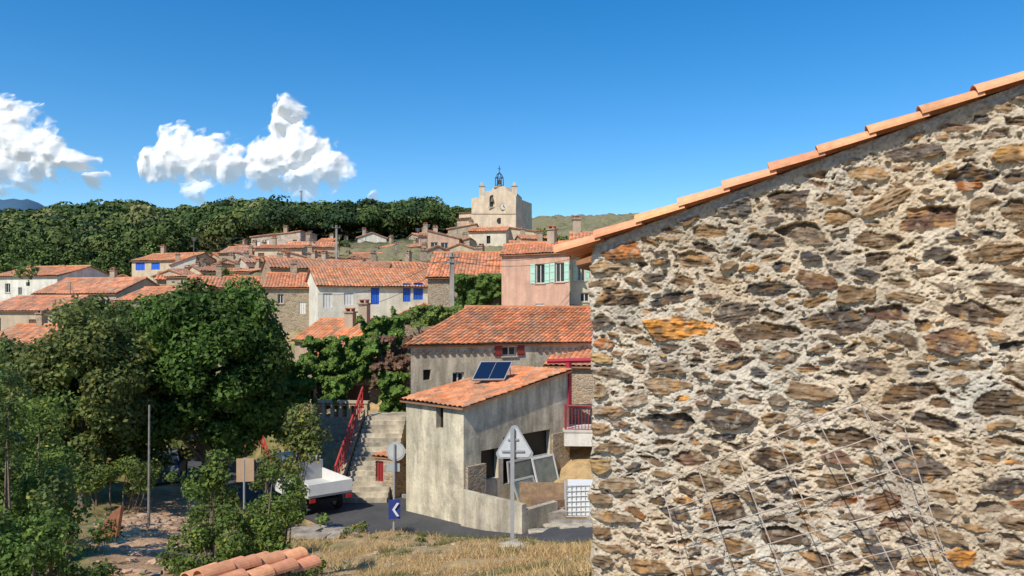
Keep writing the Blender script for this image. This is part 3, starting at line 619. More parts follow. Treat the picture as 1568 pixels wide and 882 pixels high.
for px in (738,787.5): 
    q=c3(px,300);cbox(mb,q+A(0,.5,-.6),.75,.75,2.0,0,0,CH);cbox(mb,q+A(0,.5,1.4),.9,.9,.12,0,0,(.42,.34,.25));cbox(mb,q+A(0,.5,1.52),.4,.4,.5,0,0,CH)
q=c3(765,286);cbox(mb,q+A(0,.5,-.1),1.7,.9,.25,0,0,(.45,.37,.27))
for yy_ in (350,328): 
    a=c3(722,yy_,.08);b_=c3(790,yy_,.08);box(mb,a,b_-a,A(0,.06,0),A(0,0,.18),0,(.48,.39,.28))
def disc(mb,c,r,col,seg=20,th=.06):
    poly_ext(mb,[c+A(r*math.cos(t),0,r*math.sin(t)) for t in np.linspace(0,2*math.pi,seg,endpoint=False)],A(0,-th,0),0,col)
disc(md,c3(771,317,.02),.52,(.30,.24,.17));disc(md,c3(771,317,.09),.42,(.62,.58,.48));tube(md,[c3(771,317,.2),c3(771,314,.2)],.04,4,0,(.02,.02,.02));tube(md,[c3(771,317,.2),c3(773,317,.2)],.04,4,0,(.02,.02,.02))
disc(md,c3(765,338,.02),.42,(.03,.025,.02))
ac=c3(754,303,.03);pts=[ac+A(-.42,0,-1.3),ac+A(.42,0,-1.3)]+[ac+A(.42*math.cos(t),0,.42*math.sin(t)) for t in np.linspace(0,math.pi,9)]
poly_ext(md,pts,A(0,-.02,0),0,(.03,.025,.02));  # flat dark panel paints the shade inside the bell arch
tube(md,[ac+A(0,-.08,.1),ac+A(0,-.08,-.25),ac+A(0,-.08,-.6)],[.06,.2,.3],8,0,(.12,.10,.05))
pts=[ac+A(-.6,.0,-1.45),ac+A(.6,.0,-1.45),ac+A(.6,0,-1.33),ac+A(-.6,0,-1.33)];poly_ext(md,pts,A(0,-.15,0),0,(.4,.33,.24))
bc=c3(764.5,284)+A(0,.5,0);IR=(.03,.03,.035)
for k in range(6):
    t=k*math.pi/3;p=[bc+A(.6*math.cos(t),.6*math.sin(t),0),bc+A(.55*math.cos(t),.55*math.sin(t),1.2),bc+A(.3*math.cos(t),.3*math.sin(t),1.7),bc+A(0,0,1.95)];tube(md,p,.06,5,0,IR)
for z,r in ((.05,.6),(1.2,.55)):
    tube(md,[bc+A(r*math.cos(t),r*math.sin(t),z) for t in np.linspace(0,2*math.pi,13)],.05,5,0,IR)
tube(md,[bc+A(0,0,1.0),bc+A(0,0,.7),bc+A(0,0,.3)],[.1,.24,.34],8,0,(.1,.08,.04));tube(md,[bc+A(0,0,1.9),bc+A(0,0,2.95)],.05,5,0,IR);tube(md,[bc+A(-.25,0,2.5),bc+A(.25,0,2.5)],.045,5,0,IR)
mb.build('bell_tower',[M_plaster],e);md.build('clock_bell_and_ironwork',[M_paint],e)
house('church_nave',703,118,724,117,326,380,10,.8,'mono',M_plaster,CH,fine=False)
house('church_aisle',718,103,775,102,355,392,4,.7,'gable',M_plaster,(.64,.56,.43),ops=[(745,361,751,373,'dark')],fine=False)
house('church_aisle',776,104,826,104,354,392,6,.5,'monoL',M_plaster,(.58,.49,.36),auto=1,fine=False)
# ---------------------------------------------------------------- terrace wall, balustrade, stairs
e=empty('terrace_with_balustrade',S(510,740,35));mb=MB()
TP=S(455,640,36.2);TQ=S(562,640,35.6);zt_=-5.02;TP[2]=TQ[2]=-8.8
uu3=nrm(TQ-TP);vb=A(-uu3[1],uu3[0],0);LL=np.linalg.norm(TQ-TP);bk2=A(-.35,1.25,0)
poly_ext(mb,[TP,TQ,TQ+bk2,TP+bk2],A(0,0,zt_+8.8),0,(.44,.36,.26));mb.build('retaining_wall',[M_stone],e)
mb=MB();nb=8
for i in range(nb+1): box(mb,TP+uu3*(LL-.16)*i/nb+A(0,0,8.8+zt_),uu3*.16,vb*.2,A(0,0,.68),0,(.52,.41,.28))
for i in range(nb):
    c0=TP+uu3*((LL-.16)*(i+.5)/nb+.08)+A(0,0,8.8+zt_+.40)
    pts=[c0+uu3*.17*math.cos(t)+A(0,0,.17*math.sin(t)) for t in np.linspace(0,math.pi,9)]
    for k in range(8): box(mb,pts[k],pts[k+1]-pts[k],vb*.18,A(0,0,.06),0,(.50,.25,.13))
box(mb,TP+A(0,0,8.8+zt_+.68)-uu3*.05-vb*.04,uu3*(LL+.1),vb*.28,A(0,0,.12),0,(.56,.46,.31));mb.build('arched_balustrade',[M_plaster],e)
e=empty('stone_staircase',onground(560,30));mb=MB()
s0=S(556,765,29.6);s0[2]=-7.55;s1=S(592,640,34.3);s1[2]=-4.75;dr=s1-s0;nst=18;wd=nrm(A(dr[1],-dr[0],0))
for i in range(nst):
    p=s0+dr*i/nst;p[2]=-8.5;box(mb,p-wd*.95,wd*1.9,A(dr[0],dr[1],0)*(1.0/nst+(.3 if i==nst-1 else .002)),A(0,0,8.5+s0[2]+dr[2]*(i+1)/nst),0,A(.46,.40,.30)*random.uniform(.85,1.15))
mb.build('steps',[M_conc],e);mb=MB()
p0=s0-wd*1.0;p1=s1-wd*1.0;poly_ext(mb,[p0-wd*.25+A(0,0,-1),p1-wd*.25+A(0,0,-3.5),p1-wd*.25+A(0,0,.35),p0-wd*.25+A(0,0,.45)],wd*.25,0,(.38,.30,.22));mb.build('side_wall',[M_stone],e)
mb=MB();RR=(.40,.045,.04);tube(mb,[p0+A(0,0,1.4)-wd*.12,p1+A(0,0,1.3)-wd*.12],.06,6,0,RR);tube(mb,[p0+A(0,0,.85)-wd*.12,p1+A(0,0,.8)-wd*.12],.035,6,0,RR)
for k in range(15): q=p0+(p1-p0)*k/14-wd*.12;tube(mb,[q+A(0,0,.3),q+A(0,0,1.38)],.028,5,0,RR)
mb.build('handrail',[M_paint],e)
mb=MB();a=S(398,655,37.5);b_=S(418,745,36)
for z in (0,.45): tube(mb,[a+A(0,0,-z),b_+A(0,0,1.0-z)],.05,6,0,RR)
for k in range(7): q=a*(1-k/6)+(b_+A(0,0,1.0))*k/6;tube(mb,[q,q-A(0,0,1.0)],.03,5,0,RR)
mb.build('garden_handrail',[M_paint])
house('cellar_annex',574,30.6,603,30.2,700,766,1.2,.1,'mono',M_stone,(.40,.32,.23),ops=[(575,706,587,765,'red')],ov=.05)
house('cellar_house',275,40,330,41,690,735,3,.5,'mono',M_stone,(.44,.36,.26),auto=1)
house('red_door_house',330,39.5,440,40,650,735,5,1.0,'gable',M_plaster,(.30,.13,.09),ops=[(338,690,350,730,'red'),(380,690,405,730,'dark'),(400,658,425,676,'win')],tone=(.7,.24,.1))
# ---------------------------------------------------------------- foliage
def leaves(mb,P,N,size,cols,mat_=0,asp=.6):
    n_=len(P);rn=rng.normal(size=(n_,3));a=np.cross(N,rn);a/=np.linalg.norm(a,axis=1)[:,None]+1e-9
    b_=np.cross(N,a);b_/=np.linalg.norm(b_,axis=1)[:,None]+1e-9
    s=(size*rng.uniform(.6,1.3,n_))[:,None];a=a*s;b_=b_*s*asp
    V=np.stack([P-a,P+b_,P+a,P-b_],1).reshape(-1,3);f=np.arange(4*n_).reshape(n_,4)
    mb.add(V,f,mat_,np.repeat(cols,4,0))
def clumps(mb,cs,rs,nl,size,base,mat_=0,flat=.8,var=.35,yel=.0):
    cs=np.asarray(cs);rs=np.asarray(rs);w=rs**2;w=w/w.sum();k=rng.choice(len(cs),nl,p=w)
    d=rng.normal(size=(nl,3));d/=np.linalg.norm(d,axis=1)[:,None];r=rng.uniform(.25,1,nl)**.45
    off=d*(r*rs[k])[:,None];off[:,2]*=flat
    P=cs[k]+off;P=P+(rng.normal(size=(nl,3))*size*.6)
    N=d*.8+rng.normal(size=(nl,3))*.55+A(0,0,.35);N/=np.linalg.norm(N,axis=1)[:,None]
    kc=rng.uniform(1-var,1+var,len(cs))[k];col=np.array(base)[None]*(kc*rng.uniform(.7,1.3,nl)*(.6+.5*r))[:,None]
    if yel>0:
        y=rng.random(nl)<yel;col[y]=col[y]*A(1.9,1.3,.7)
    leaves(mb,P,N,size,col,mat_)
def tree(name,base,h,crown_c,crown_r,nl,size,col,ncl=60,clr=(.7,1.3),trunk=.22,yel=.02,limbs=14,tcol_=(.16,.12,.09),hollow=.45,low=-.5):
    mb=MB();cc_=np.asarray(crown_c,float);cr=np.asarray(crown_r,float);cs=[];rs=[]
    for i in range(ncl):
        d=nrm(rng.normal(size=3));
        if d[2]<low: d[2]*=-.5
        r=random.uniform(hollow,1)**.6;cs.append(cc_+d*cr*r*random.uniform(.8,1.05));rs.append(random.uniform(*clr))
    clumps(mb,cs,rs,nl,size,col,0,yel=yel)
    top=cc_+A(0,0,cr[2]*.3);base=np.asarray(base,float)
    mid=base*.6+top*.4+A(random.uniform(-.1,.1)*trunk*4,0,0)
    tube(mb,[base-A(0,0,.3),base*.85+top*.15,mid,top],[trunk*1.3,trunk,trunk*.75,trunk*.2],9,1,tcol_)
    for i in range(limbs):
        c_=cs[random.randrange(len(cs))];t=random.uniform(.15,.8);s_=mid*(1-t)+top*t if t>.3 else base*.5+mid*.5
        m_=(s_+c_)/2+A(0,0,random.uniform(0,.4));tube(mb,[s_,m_,c_],[trunk*.4,trunk*.22,trunk*.06],6,1,tcol_)
    return mb.build(name,[M_leaf,M_wood],origin=base)
DG=(.068,.12,.022);OL=(.13,.155,.042);BG=(.12,.172,.036)
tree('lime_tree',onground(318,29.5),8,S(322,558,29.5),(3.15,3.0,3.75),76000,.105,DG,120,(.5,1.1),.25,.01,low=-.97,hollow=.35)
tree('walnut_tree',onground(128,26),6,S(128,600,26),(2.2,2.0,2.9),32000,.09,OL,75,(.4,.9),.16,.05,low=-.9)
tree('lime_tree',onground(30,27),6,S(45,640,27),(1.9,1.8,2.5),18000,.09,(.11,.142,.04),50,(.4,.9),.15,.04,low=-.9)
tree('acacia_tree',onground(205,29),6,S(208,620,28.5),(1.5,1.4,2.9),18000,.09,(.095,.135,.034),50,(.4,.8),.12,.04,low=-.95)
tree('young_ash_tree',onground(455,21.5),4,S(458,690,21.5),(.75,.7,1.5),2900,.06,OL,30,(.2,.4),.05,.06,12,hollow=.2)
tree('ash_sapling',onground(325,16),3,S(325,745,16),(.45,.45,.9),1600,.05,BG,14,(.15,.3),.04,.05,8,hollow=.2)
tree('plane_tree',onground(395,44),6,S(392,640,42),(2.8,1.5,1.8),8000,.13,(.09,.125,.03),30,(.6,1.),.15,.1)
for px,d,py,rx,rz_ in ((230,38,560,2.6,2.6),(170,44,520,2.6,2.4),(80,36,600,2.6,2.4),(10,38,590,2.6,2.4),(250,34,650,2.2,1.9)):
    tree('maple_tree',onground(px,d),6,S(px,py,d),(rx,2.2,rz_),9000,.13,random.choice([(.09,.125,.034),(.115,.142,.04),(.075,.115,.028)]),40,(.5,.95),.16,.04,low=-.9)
def shrub(name,cpts,nl,size,col,clr,yel=.03,stems=12,flat=.85):
    mb=MB();cs=[];rs=[]
    for (px,py,d,sx,sz,k) in cpts:
        c=S(px,py,d)
        for i in range(k): cs.append(c+rng.normal(size=3)*A(sx,sx*.7,sz)*.5);rs.append(random.uniform(*clr))
    clumps(mb,cs,rs,nl,size,col,0,flat,yel=yel)
    b0=np.mean(cs,axis=0);g0=A(b0[0],b0[1],float(ground(b0[0],b0[1])[0]))
    for i in range(stems):
        c_=cs[random.randrange(len(cs))];g_=A(c_[0]*.7+g0[0]*.3,c_[1]*.7+g0[1]*.3,0);g_[2]=float(ground(g_[0],g_[1])[0])-.1;tube(mb,[g_,(g_+c_)/2+A(random.uniform(-.1,.1),0,0),c_+A(0,0,.15)],[.03,.02,.006],5,1,(.2,.15,.1))
    return mb.build(name,[M_leaf,M_wood],origin=g0)
shrub('elm_shrub',[(355,835,12,1.3,.9,34),(290,855,11.5,.6,.6,10),(410,815,12.5,.8,.8,18),(440,775,13,.4,.5,7)],14000,.034,BG,(.10,.26),.06,26)
shrub('hedge_bush',[(0,770,14,1.3,1.6,34),(60,715,17,1.3,1.0,24),(-10,700,14,1.0,1.6,25),(60,795,13,.7,.7,16)],24000,.045,BG,(.18,.42),.03,20)
shrub('bramble_thicket',[(5,860,9,.9,.7,26),(50,855,10,.6,.6,18)],12000,.034,(.095,.15,.03),(.14,.32),.02,20)
shrub('willow_bush',[(-25,640,12,.8,2.0,26),(-10,580,12,.4,.9,9)],5000,.038,(.12,.165,.048),(.12,.26),.04,14)
shrub('roadside_bush',[(200,725,25,1.4,.5,14),(150,720,26,1.4,.7,12)],6000,.06,(.11,.15,.035),(.25,.42))
shrub('roadside_bush',[(330,765,20,.5,.4,7),(420,730,24,1.0,.7,10)],3400,.05,(.11,.148,.038),(.18,.36))
shrub('weeds',[(555,822,19.5,1.2,.15,12)],1500,.035,(.13,.16,.045),(.08,.18),.2,4)
shrub('dry_bush',[(98,838,11,.35,.35,10)],900,.03,(.30,.22,.10),(.08,.2),.2,20)
def ivy(name,rects,nl,size,col,yel=0.):
    mb=MB()
    for (px0,py0,px1,py1,d,wt) in rects:
        n_=int(nl*wt);px=rng.uniform(px0,px1,n_);py=rng.uniform(py0,py1,n_)
        k=fbm(px*.08,py*.08,0,len(name)+int(px0),4);ed=np.minimum(np.minimum(px-px0,px1-px)/(px1-px0),np.minimum(py-py0,py1-py)/(py1-py0));m=(k+np.minimum(ed*4,1)*.35)>.58
        px,py,k=px[m],py[m],k[m];dd=d-(k-.35)*2.2+rng.uniform(0,.25,len(px))
        P=np.stack([(px-CX)/F*dd,dd,(HZ-py)/F*dd],1);N=A(-.2,-1,.4)+rng.normal(size=P.shape)*.5;N/=np.linalg.norm(N,axis=1)[:,None]
        c=np.array(col)[None]*(rng.uniform(.6,1.35,len(P))*(.5+1.0*k))[:,None]
        if yel>0:
            y=rng.random(len(P))<yel;c[y]*=A(2,1.4,.6)
        leaves(mb,P,N,size,c,0,.75)
    return mb.build(name,[M_leaf])
ivy('ivy',[(695,420,767,490,51.4,1)],10000,.11,(.09,.148,.03))
ivy('ivy',[(452,515,600,595,37,.6),(490,575,535,625,36.8,.15),(545,483,625,545,38.5,.25),(578,570,628,650,36,.25),(425,545,485,625,34.5,.25)],19000,.085,(.105,.175,.033),.03)
ivy('virginia_creeper',[(565,515,630,600,36.8,1)],6500,.085,(.17,.10,.065),.05)
ivy('climbing_vine',[(420,600,458,680,33.5,1)],2600,.09,(.2,.22,.035),.3)
ivy('vine',[(600,468,712,500,40.6,1)],2600,.09,(.12,.17,.04),.1)
mb=MB()
xs=rng.uniform(-330,22,3000);ys=rng.uniform(104,322,3000)
kp=(np.abs((xs/ys))<1.2)&((xs/ys)*F+CX<760)
xs,ys=xs[kp],ys[kp];pxs=xs/ys*F+CX
lim=np.interp(pxs,[-200,0,150,280,400,600,700,760],[108,106,110,112,120,120,120,130]);kp=ys>lim;xs,ys,pxs=xs[kp],ys[kp],pxs[kp]
ex=rng.uniform(380,745,240);ey=rng.uniform(120,150,240);xs=np.concatenate([xs,(ex-CX)/F*ey]);ys=np.concatenate([ys,ey]);pxs=np.concatenate([pxs,ex])
zs_=ground(xs,ys);print('forest trees',len(xs))
tl=np.interp(pxs,[-200,0,60,150,210,265,300,420,450,520,600,650,700,760],[325,322,312,306,302,318,309,299,310,305,308,304,316,322])
LP=[];LN=[];LC=[];LS=[]
for x,y,z,t_ in zip(xs,ys,zs_,tl):
    h=random.uniform(5.5,12)*(.7+.3*min(y/220,1));hm_=(HZ-t_-random.uniform(-3,12))/F*y-z
    h=min(h,hm_/1.05)
    if h<2.6: continue
    r=h*random.uniform(.36,.6);k=int(np.interp(y,[105,160,320],[620,380,230]))
    nc=6;cen=rng.normal(size=(nc,3))*A(.38,.38,.22)*r;rad=rng.uniform(.4,.7,nc)*r
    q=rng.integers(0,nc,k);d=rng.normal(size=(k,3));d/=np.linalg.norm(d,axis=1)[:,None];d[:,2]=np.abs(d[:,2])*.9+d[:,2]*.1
    pp_=cen[q]+d*rad[q][:,None];pp_[:,2]=np.minimum(pp_[:,2],h*.47)
    LP.append(pp_+A(x,y,z+h*.52));n_=d+rng.normal(size=(k,3))*.3;LN.append(n_)
    t=random.random()**1.3;base=A(.058,.098,.03)*(1-t)+A(.135,.165,.05)*t
    if random.random()<.22: base=A(.038,.068,.03)
    if random.random()<.10: base=A(.20,.20,.08)
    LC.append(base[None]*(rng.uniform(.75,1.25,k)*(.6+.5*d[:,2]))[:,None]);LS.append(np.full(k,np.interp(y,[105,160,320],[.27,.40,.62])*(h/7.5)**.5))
LP=np.concatenate(LP);LN=np.concatenate(LN);LN/=np.linalg.norm(LN,axis=1)[:,None];LC=np.concatenate(LC);LS=np.concatenate(LS)
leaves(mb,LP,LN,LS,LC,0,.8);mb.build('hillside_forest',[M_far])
mb=MB();cs=[];rs=[]
for (px,py,d,r) in ((180,418,100,3),(140,425,98,3),(165,405,104,3),(110,415,104,4),(60,412,104,4),(20,418,104,4),(230,382,108,3),(95,440,85,2),(525,378,104,1.2),(345,430,82,1.4),(820,368,110,1.6),(440,400,97,1.1),(300,415,88,1.5),(670,366,108,1.4),(845,374,100,1.8),(865,372,104,1.6)):
    for k in range(7): cs.append(S(px,py,d)+rng.normal(size=3)*r*.4);rs.append(r*random.uniform(.35,.6))
clumps(mb,cs,rs,17000,.24,(.09,.13,.035));mb.build('village_trees',[M_far])
mb=MB();n_=42000;px=rng.uniform(430,960,n_);d=rng.uniform(6.5,21,n_)**1.0;x=(px-CX)/F*d;y=d
px2=rng.uniform(-20,480,14000);d2=rng.uniform(8,26,14000);x=np.concatenate([x,(px2-CX)/F*d2]);y=np.concatenate([y,d2])
k=fbm(x*1.3,y*1.3,0,63,3)>.42;pp=x/y*F+CX;r_=np.hypot(x,y);k&=~((np.abs(pp-pathx(r_))<60)&(pp<400))
dmn=np.min(np.hypot(x[:,None]-RL[None,:,0],y[:,None]-RL[None,:,1]),1);k&=dmn>2.5;x,y=x[k],y[k];z=ground(x,y);n_=len(x)
h=rng.uniform(.04,.15,n_)*(.5+1.2*fbm(x*.6,y*.6,0,66,2));w=.010;t=rng.uniform(0,6.28,n_)
B=np.stack([x,y,z-.02],1);D=np.stack([np.cos(t)*w,np.sin(t)*w,0*t],1);tip=B+np.stack([rng.normal(size=n_)*h*.6,rng.normal(size=n_)*h*.6,h],1)
V=np.stack([B-D,B+D,tip],1).reshape(-1,3);g=(fbm(x*.5,y*.5,0,69,3)+(x/y*F+CX<470)*.2)>.64
c=np.where(g[:,None],A(.15,.16,.05),A(.52,.37,.18))*rng.uniform(.7,1.25,n_)[:,None];mb.add(V,np.arange(3*n_).reshape(n_,3),0,np.repeat(c,3,0));mb.build('dry_grass',[M_leaf])
mb=MB()
def rock(c,r,col):
    vs=[];n1=7
    for i,a_ in enumerate((-.6,0,.5)):
        for k in range(n1):
            t=2*math.pi*k/n1+i*.3;rr_=r*math.cos(a_)*random.uniform(.75,1.15);vs.append(c+A(rr_*math.cos(t)*1.3,rr_*math.sin(t),r*.6*math.sin(a_)*1.4))
    vs.append(c+A(0,0,r*.55));f=[(i*n1+k,i*n1+(k+1)%n1,(i+1)*n1+(k+1)%n1,(i+1)*n1+k) for i in range(2) for k in range(n1)]+[(2*n1+k,2*n1+(k+1)%n1,3*n1) for k in range(n1)];mb.add(vs,f,0,col)
for i in range(460):
    px=random.gauss(240,42);d=random.uniform(19,25) if i%4 else random.uniform(11,18);rock(onground(px,d),random.uniform(.03,.13),A(.50,.34,.22)*random.uniform(.6,1.1))
for i in range(90): rock(onground(random.uniform(480,905),random.uniform(9,19)),random.uniform(.02,.06),A(.45,.38,.28)*random.uniform(.7,1.2))
mb.build('rubble_stones',[M_paint]);mb=MB()
for i in range(26):
    q=onground(random.uniform(460,545),random.uniform(20.5,23));cbox(mb,q+A(0,0,random.uniform(-.05,.2)),random.uniform(.5,1.1),random.uniform(.4,.7),.07,random.uniform(-.6,.6),0,A(.40,.34,.27)*random.uniform(.7,1.2))
mb.build('stacked_stone_slabs',[M_conc]);mb=MB()
rock(onground(786,14.7),.2,A(.5,.45,.36));rock(onground(776,14.8),.13,A(.45,.4,.32));mb.build('footing_stone',[M_conc])
mb=MB();poly_ext(mb,[S(138,826,10.6),S(178,822,10.4),S(186,774,10.7),S(172,784,10.8)],A(.02,.05,0),0,(.20,.075,.035));mb.build('rusty_metal_sheet',[M_rust])
e=empty('tile_capped_wall',S(400,882,7));mb=MB();a=S(326,900,6.6);b_=S(452,872,7.4);dd=nrm(b_-a);box(mb,a-A(0,0,2.2),b_-a,nrm(np.cross(A(0,0,1),dd))*.35,A(0,0,2.12),0,(.4,.33,.24));mb.build('masonry',[M_stone],e)
mb=MB();LL=np.linalg.norm(b_-a);bk=nrm(np.cross(A(0,0,1),dd))
for rw in range(3):
    for i in range(int(LL/.3)+1):
        q=a+dd*(i*.3)+bk*(.02+.19*rw);jj=A(0,0,random.uniform(-.01,.01)+.05*(rw==1));barrel(mb,q+dd*.33+A(0,0,.025)+jj,q+jj,.105,.09,A(0,0,1),tcol())
mb.build('coping_tiles',[M_tile],e)
# ---------------------------------------------------------------- signs, poles, wires
GM=(.42,.44,.46)
b0=onground(784.5,15);e=empty('triangular_road_sign',b0);mb=MB();b0=b0-A(0,0,.3);top=S(785,655,15)
box(mb,A(b0[0]-.04,b0[1],b0[2]),A(.08,0,0),A(0,.04,0),A(0,0,top[2]-b0[2]),0,GM);mb.build('post',[M_metal],e)
mb=MB();c=S(788,683,15.06)+A(0,.012,0);R_=.42;pts=[];ins_=[]
for k,t in enumerate((90,210,330)):
    for dt in (-9,0,9):
        o2=A(R_*math.cos(math.radians(t+dt)),0,R_*math.sin(math.radians(t+dt)));pts.append(c+o2*(1 if dt==0 else .97));ins_.append(c+o2*.86-A(0,.004,0))
poly_ext(mb,pts,A(0,.03,0),0,(.34,.36,.38));poly_ext(mb,ins_,A(0,-.004,0),0,(.54,.56,.58));mb.build('plate',[M_paint],e);mb=MB()
for z,w_ in ((-.12,.46),(.12,.22)): box(mb,c+A(-w_/2-.03,-.036,z),A(w_,0,0),A(0,.02,0),A(0,0,.035),0,GM)
mb.build('brackets',[M_metal],e)
b0=onground(603,20);e=empty('round_road_sign',b0);mb=MB();tube(mb,[b0-A(0,0,.3),S(604,680,20)],.03,8,0,GM)
c=S(606,691,20.06);poly_ext(mb,[c+A(.26*math.cos(t),0,.26*math.sin(t)) for t in np.linspace(0,6.283,28,endpoint=False)],A(0,-.02,0),1,(.40,.41,.40))
poly_ext(mb,[c+A(.21*math.cos(t),-.024,.21*math.sin(t)) for t in np.linspace(0,6.283,28,endpoint=False)],A(0,-.004,0),1,(.48,.48,.44))
box(mb,S(592,722,20.06),A(.36,0,0),A(0,.02,0),A(0,0,.22),1,(.36,.38,.37))
c=S(595,795,19.9);box(mb,c,A(.31,.05,0),A(0,.02,0),A(0,0,.52),1,(.03,.05,.22));pts=[c+A(.22,-.004,.08),c+A(.10,-.004,.26),c+A(.22,-.004,.44),c+A(.29,-.004,.44),c+A(.17,-.004,.26),c+A(.29,-.004,.08)];poly_ext(mb,pts,A(0,-.004,0),1,(.6,.62,.65))
mb.build('post_and_plates',[M_metal,M_paint],e)
b0=onground(374,21);e=empty('information_board',b0);mb=MB();tube(mb,[b0-A(0,0,.3),S(374,704,21)],.03,8,0,GM);box(mb,S(362,738,20.95),A(.47,.08,0),A(0,.03,0),A(0,0,.66),1,(.50,.33,.2));mb.build('post_and_board',[M_metal,M_paint],e)
b0=onground(228,20);mb=MB();tube(mb,[b0-A(0,0,.2),S(229,620,20)],[.04,.025],8,0,(.24,.22,.19));mb.build('wooden_post',[M_wood],origin=b0)
def upole(px,pt,pb_,d,arms=1,w=.16):
    b0=S(px,pb_,d);t0=S(px,pt,d);mb=MB();box(mb,b0-A(w/2,0,1),A(w,0,0),A(0,w,0),A(0,0,(t0-b0)[2]+1),0,(.36,.33,.29))
    for k in range(arms): tube(mb,[t0+A(-.5,-.05,-.3-.35*k),t0+A(.5,-.05,-.3-.35*k)],.035,5,0,(.2,.2,.2))
    for s_ in (-.45,0,.45): tube(mb,[t0+A(s_,-.05,-.3),t0+A(s_,-.05,-.05)],.04,6,0,(.25,.22,.2))
    mb.build('utility_pole',[M_conc],origin=b0);return t0
t1=upole(692,386,505,45,2,.26);t2=upole(515,345,402,88,1,.22);t3=upole(461,292,322,262,1,.5);t4=upole(606,370,400,95,1,.2)
mb=MB()
def wire(a,b_,sag=.6,r=.012):
    pts=[]
    for t in np.linspace(0,1,14): p=a*(1-t)+b_*t;p=p-A(0,0,4*sag*t*(1-t));pts.append(p)
    tube(mb,pts,r,4,0,(.03,.03,.03),False)
wire(t1+A(0,0,-.3),S(905,378,46),.5,.013);wire(t1+A(0,0,-.5),S(770,392,46.8),.3,.013);wire(t1+A(0,0,-.3),S(550,470,40),.5,.013);wire(t1+A(0,0,-.5),t4,1.0,.018);wire(t1+A(-.4,0,-.3),S(487,450,55),.8,.014);wire(t1+A(.4,0,-.6),S(906,388,46),.5,.013);wire(t4,t2,1,.02)
mb.build('overhead_cables',[M_paint])
mb=MB()
for px,py,d in ((640,358,99),(655,352,98),(475,362,100),(700,350,100),(108,440,71),(297,372,95),(560,362,110),(520,368,106)):
    b0=S(px,py+12,d);t0=S(px,py-8,d);tube(mb,[b0-A(0,0,1),t0],.04,4,0,(.2,.2,.2))
    for k in range(4): tube(mb,[t0+A(-.35+.03*k,0,-.12*k),t0+A(.35-.03*k,0,-.12*k)],.02,4,0,(.2,.2,.2))
mb.build('tv_antennas',[M_paint])
# ---------------------------------------------------------------- vehicles
M_rub=mat('rubber',(.02,.02,.02),.8,0)
def wheel(mb,c,r,w,ax,mr_=1,mh=2):
    ax=nrm(ax);tube(mb,[c-ax*w/2,c-ax*w*.4,c+ax*w*.4,c+ax*w/2],[r*.92,r,r,r*.92],18,mr_,(.02,.02,.02));tube(mb,[c-ax*(w/2+.012),c+ax*(w/2+.012)],r*.58,14,mh,(.45,.45,.46))
tc=S(483,790,28.6);tc[2]=-7.56;e=empty('flatbed_truck',tc);fw_=nrm(A(-.62,.78,0));rt=A(fw_[1],-fw_[0],0)
def T(f,r,z): return tc+fw_*f+rt*r*.92+A(0,0,z)
mb=MB();WT=(.70,.69,.66)
box(mb,T(-1.2,-.35,.5),fw_*4.2,rt*.7,A(0,0,.14),1,(.04,.04,.04))
box(mb,T(-1.35,-.95,.78),fw_*2.6,rt*1.75,A(0,0,.09),0,(.5,.5,.48))
for r0 in (-.95,.91): box(mb,T(-1.35,r0,.87),fw_*2.6,rt*.04,A(0,0,.42),0,WT)
box(mb,T(-1.39,-.95,.87),fw_*.036,rt*1.75,A(0,0,.42),0,WT);box(mb,T(1.26,-.95,.87),fw_*.05,rt*1.75,A(0,0,.75),0,(.3,.3,.3))
for k in range(5):
    box(mb,T(-1.30+k*.6,-.99,.88),fw_*.05,rt*.03,A(0,0,.40),0,(.5,.5,.5));box(mb,T(-1.30+k*.6,.96,.88),fw_*.05,rt*.03,A(0,0,.40),0,(.5,.5,.5))
prf=[(1.32,.45),(3.05,.45),(3.1,.95),(2.75,1.15),(2.35,1.85),(2.2,1.93),(1.32,1.93)]
poly_ext(mb,[T(f,-.88,z) for f,z in prf],rt*1.62,0,WT)
for r0 in (-.886,.886): poly_ext(mb,[T(f,r0,z) for f,z in ((1.55,1.2),(2.6,1.2),(2.28,1.78),(1.55,1.78))],rt*.004*(1 if r0>0 else -1),3,(0,0,0))
poly_ext(mb,[T(1.315,-.6,1.3),T(1.315,.6,1.3),T(1.315,.6,1.78),T(1.315,-.6,1.78)],fw_*-.004,3,(0,0,0))
for f in (-.35,2.45):
    for r0 in (-.8,.8): wheel(mb,T(f,r0,.34),.34,.22,rt,1,2)
for r0 in (-.9,.68): box(mb,T(-1.42,r0,.62),fw_*.05,rt*.22,A(0,0,.12),0,(.4,.02,.02))
mb.build('body_and_wheels',[M_paint,M_rub,M_metal,M_glass],e)
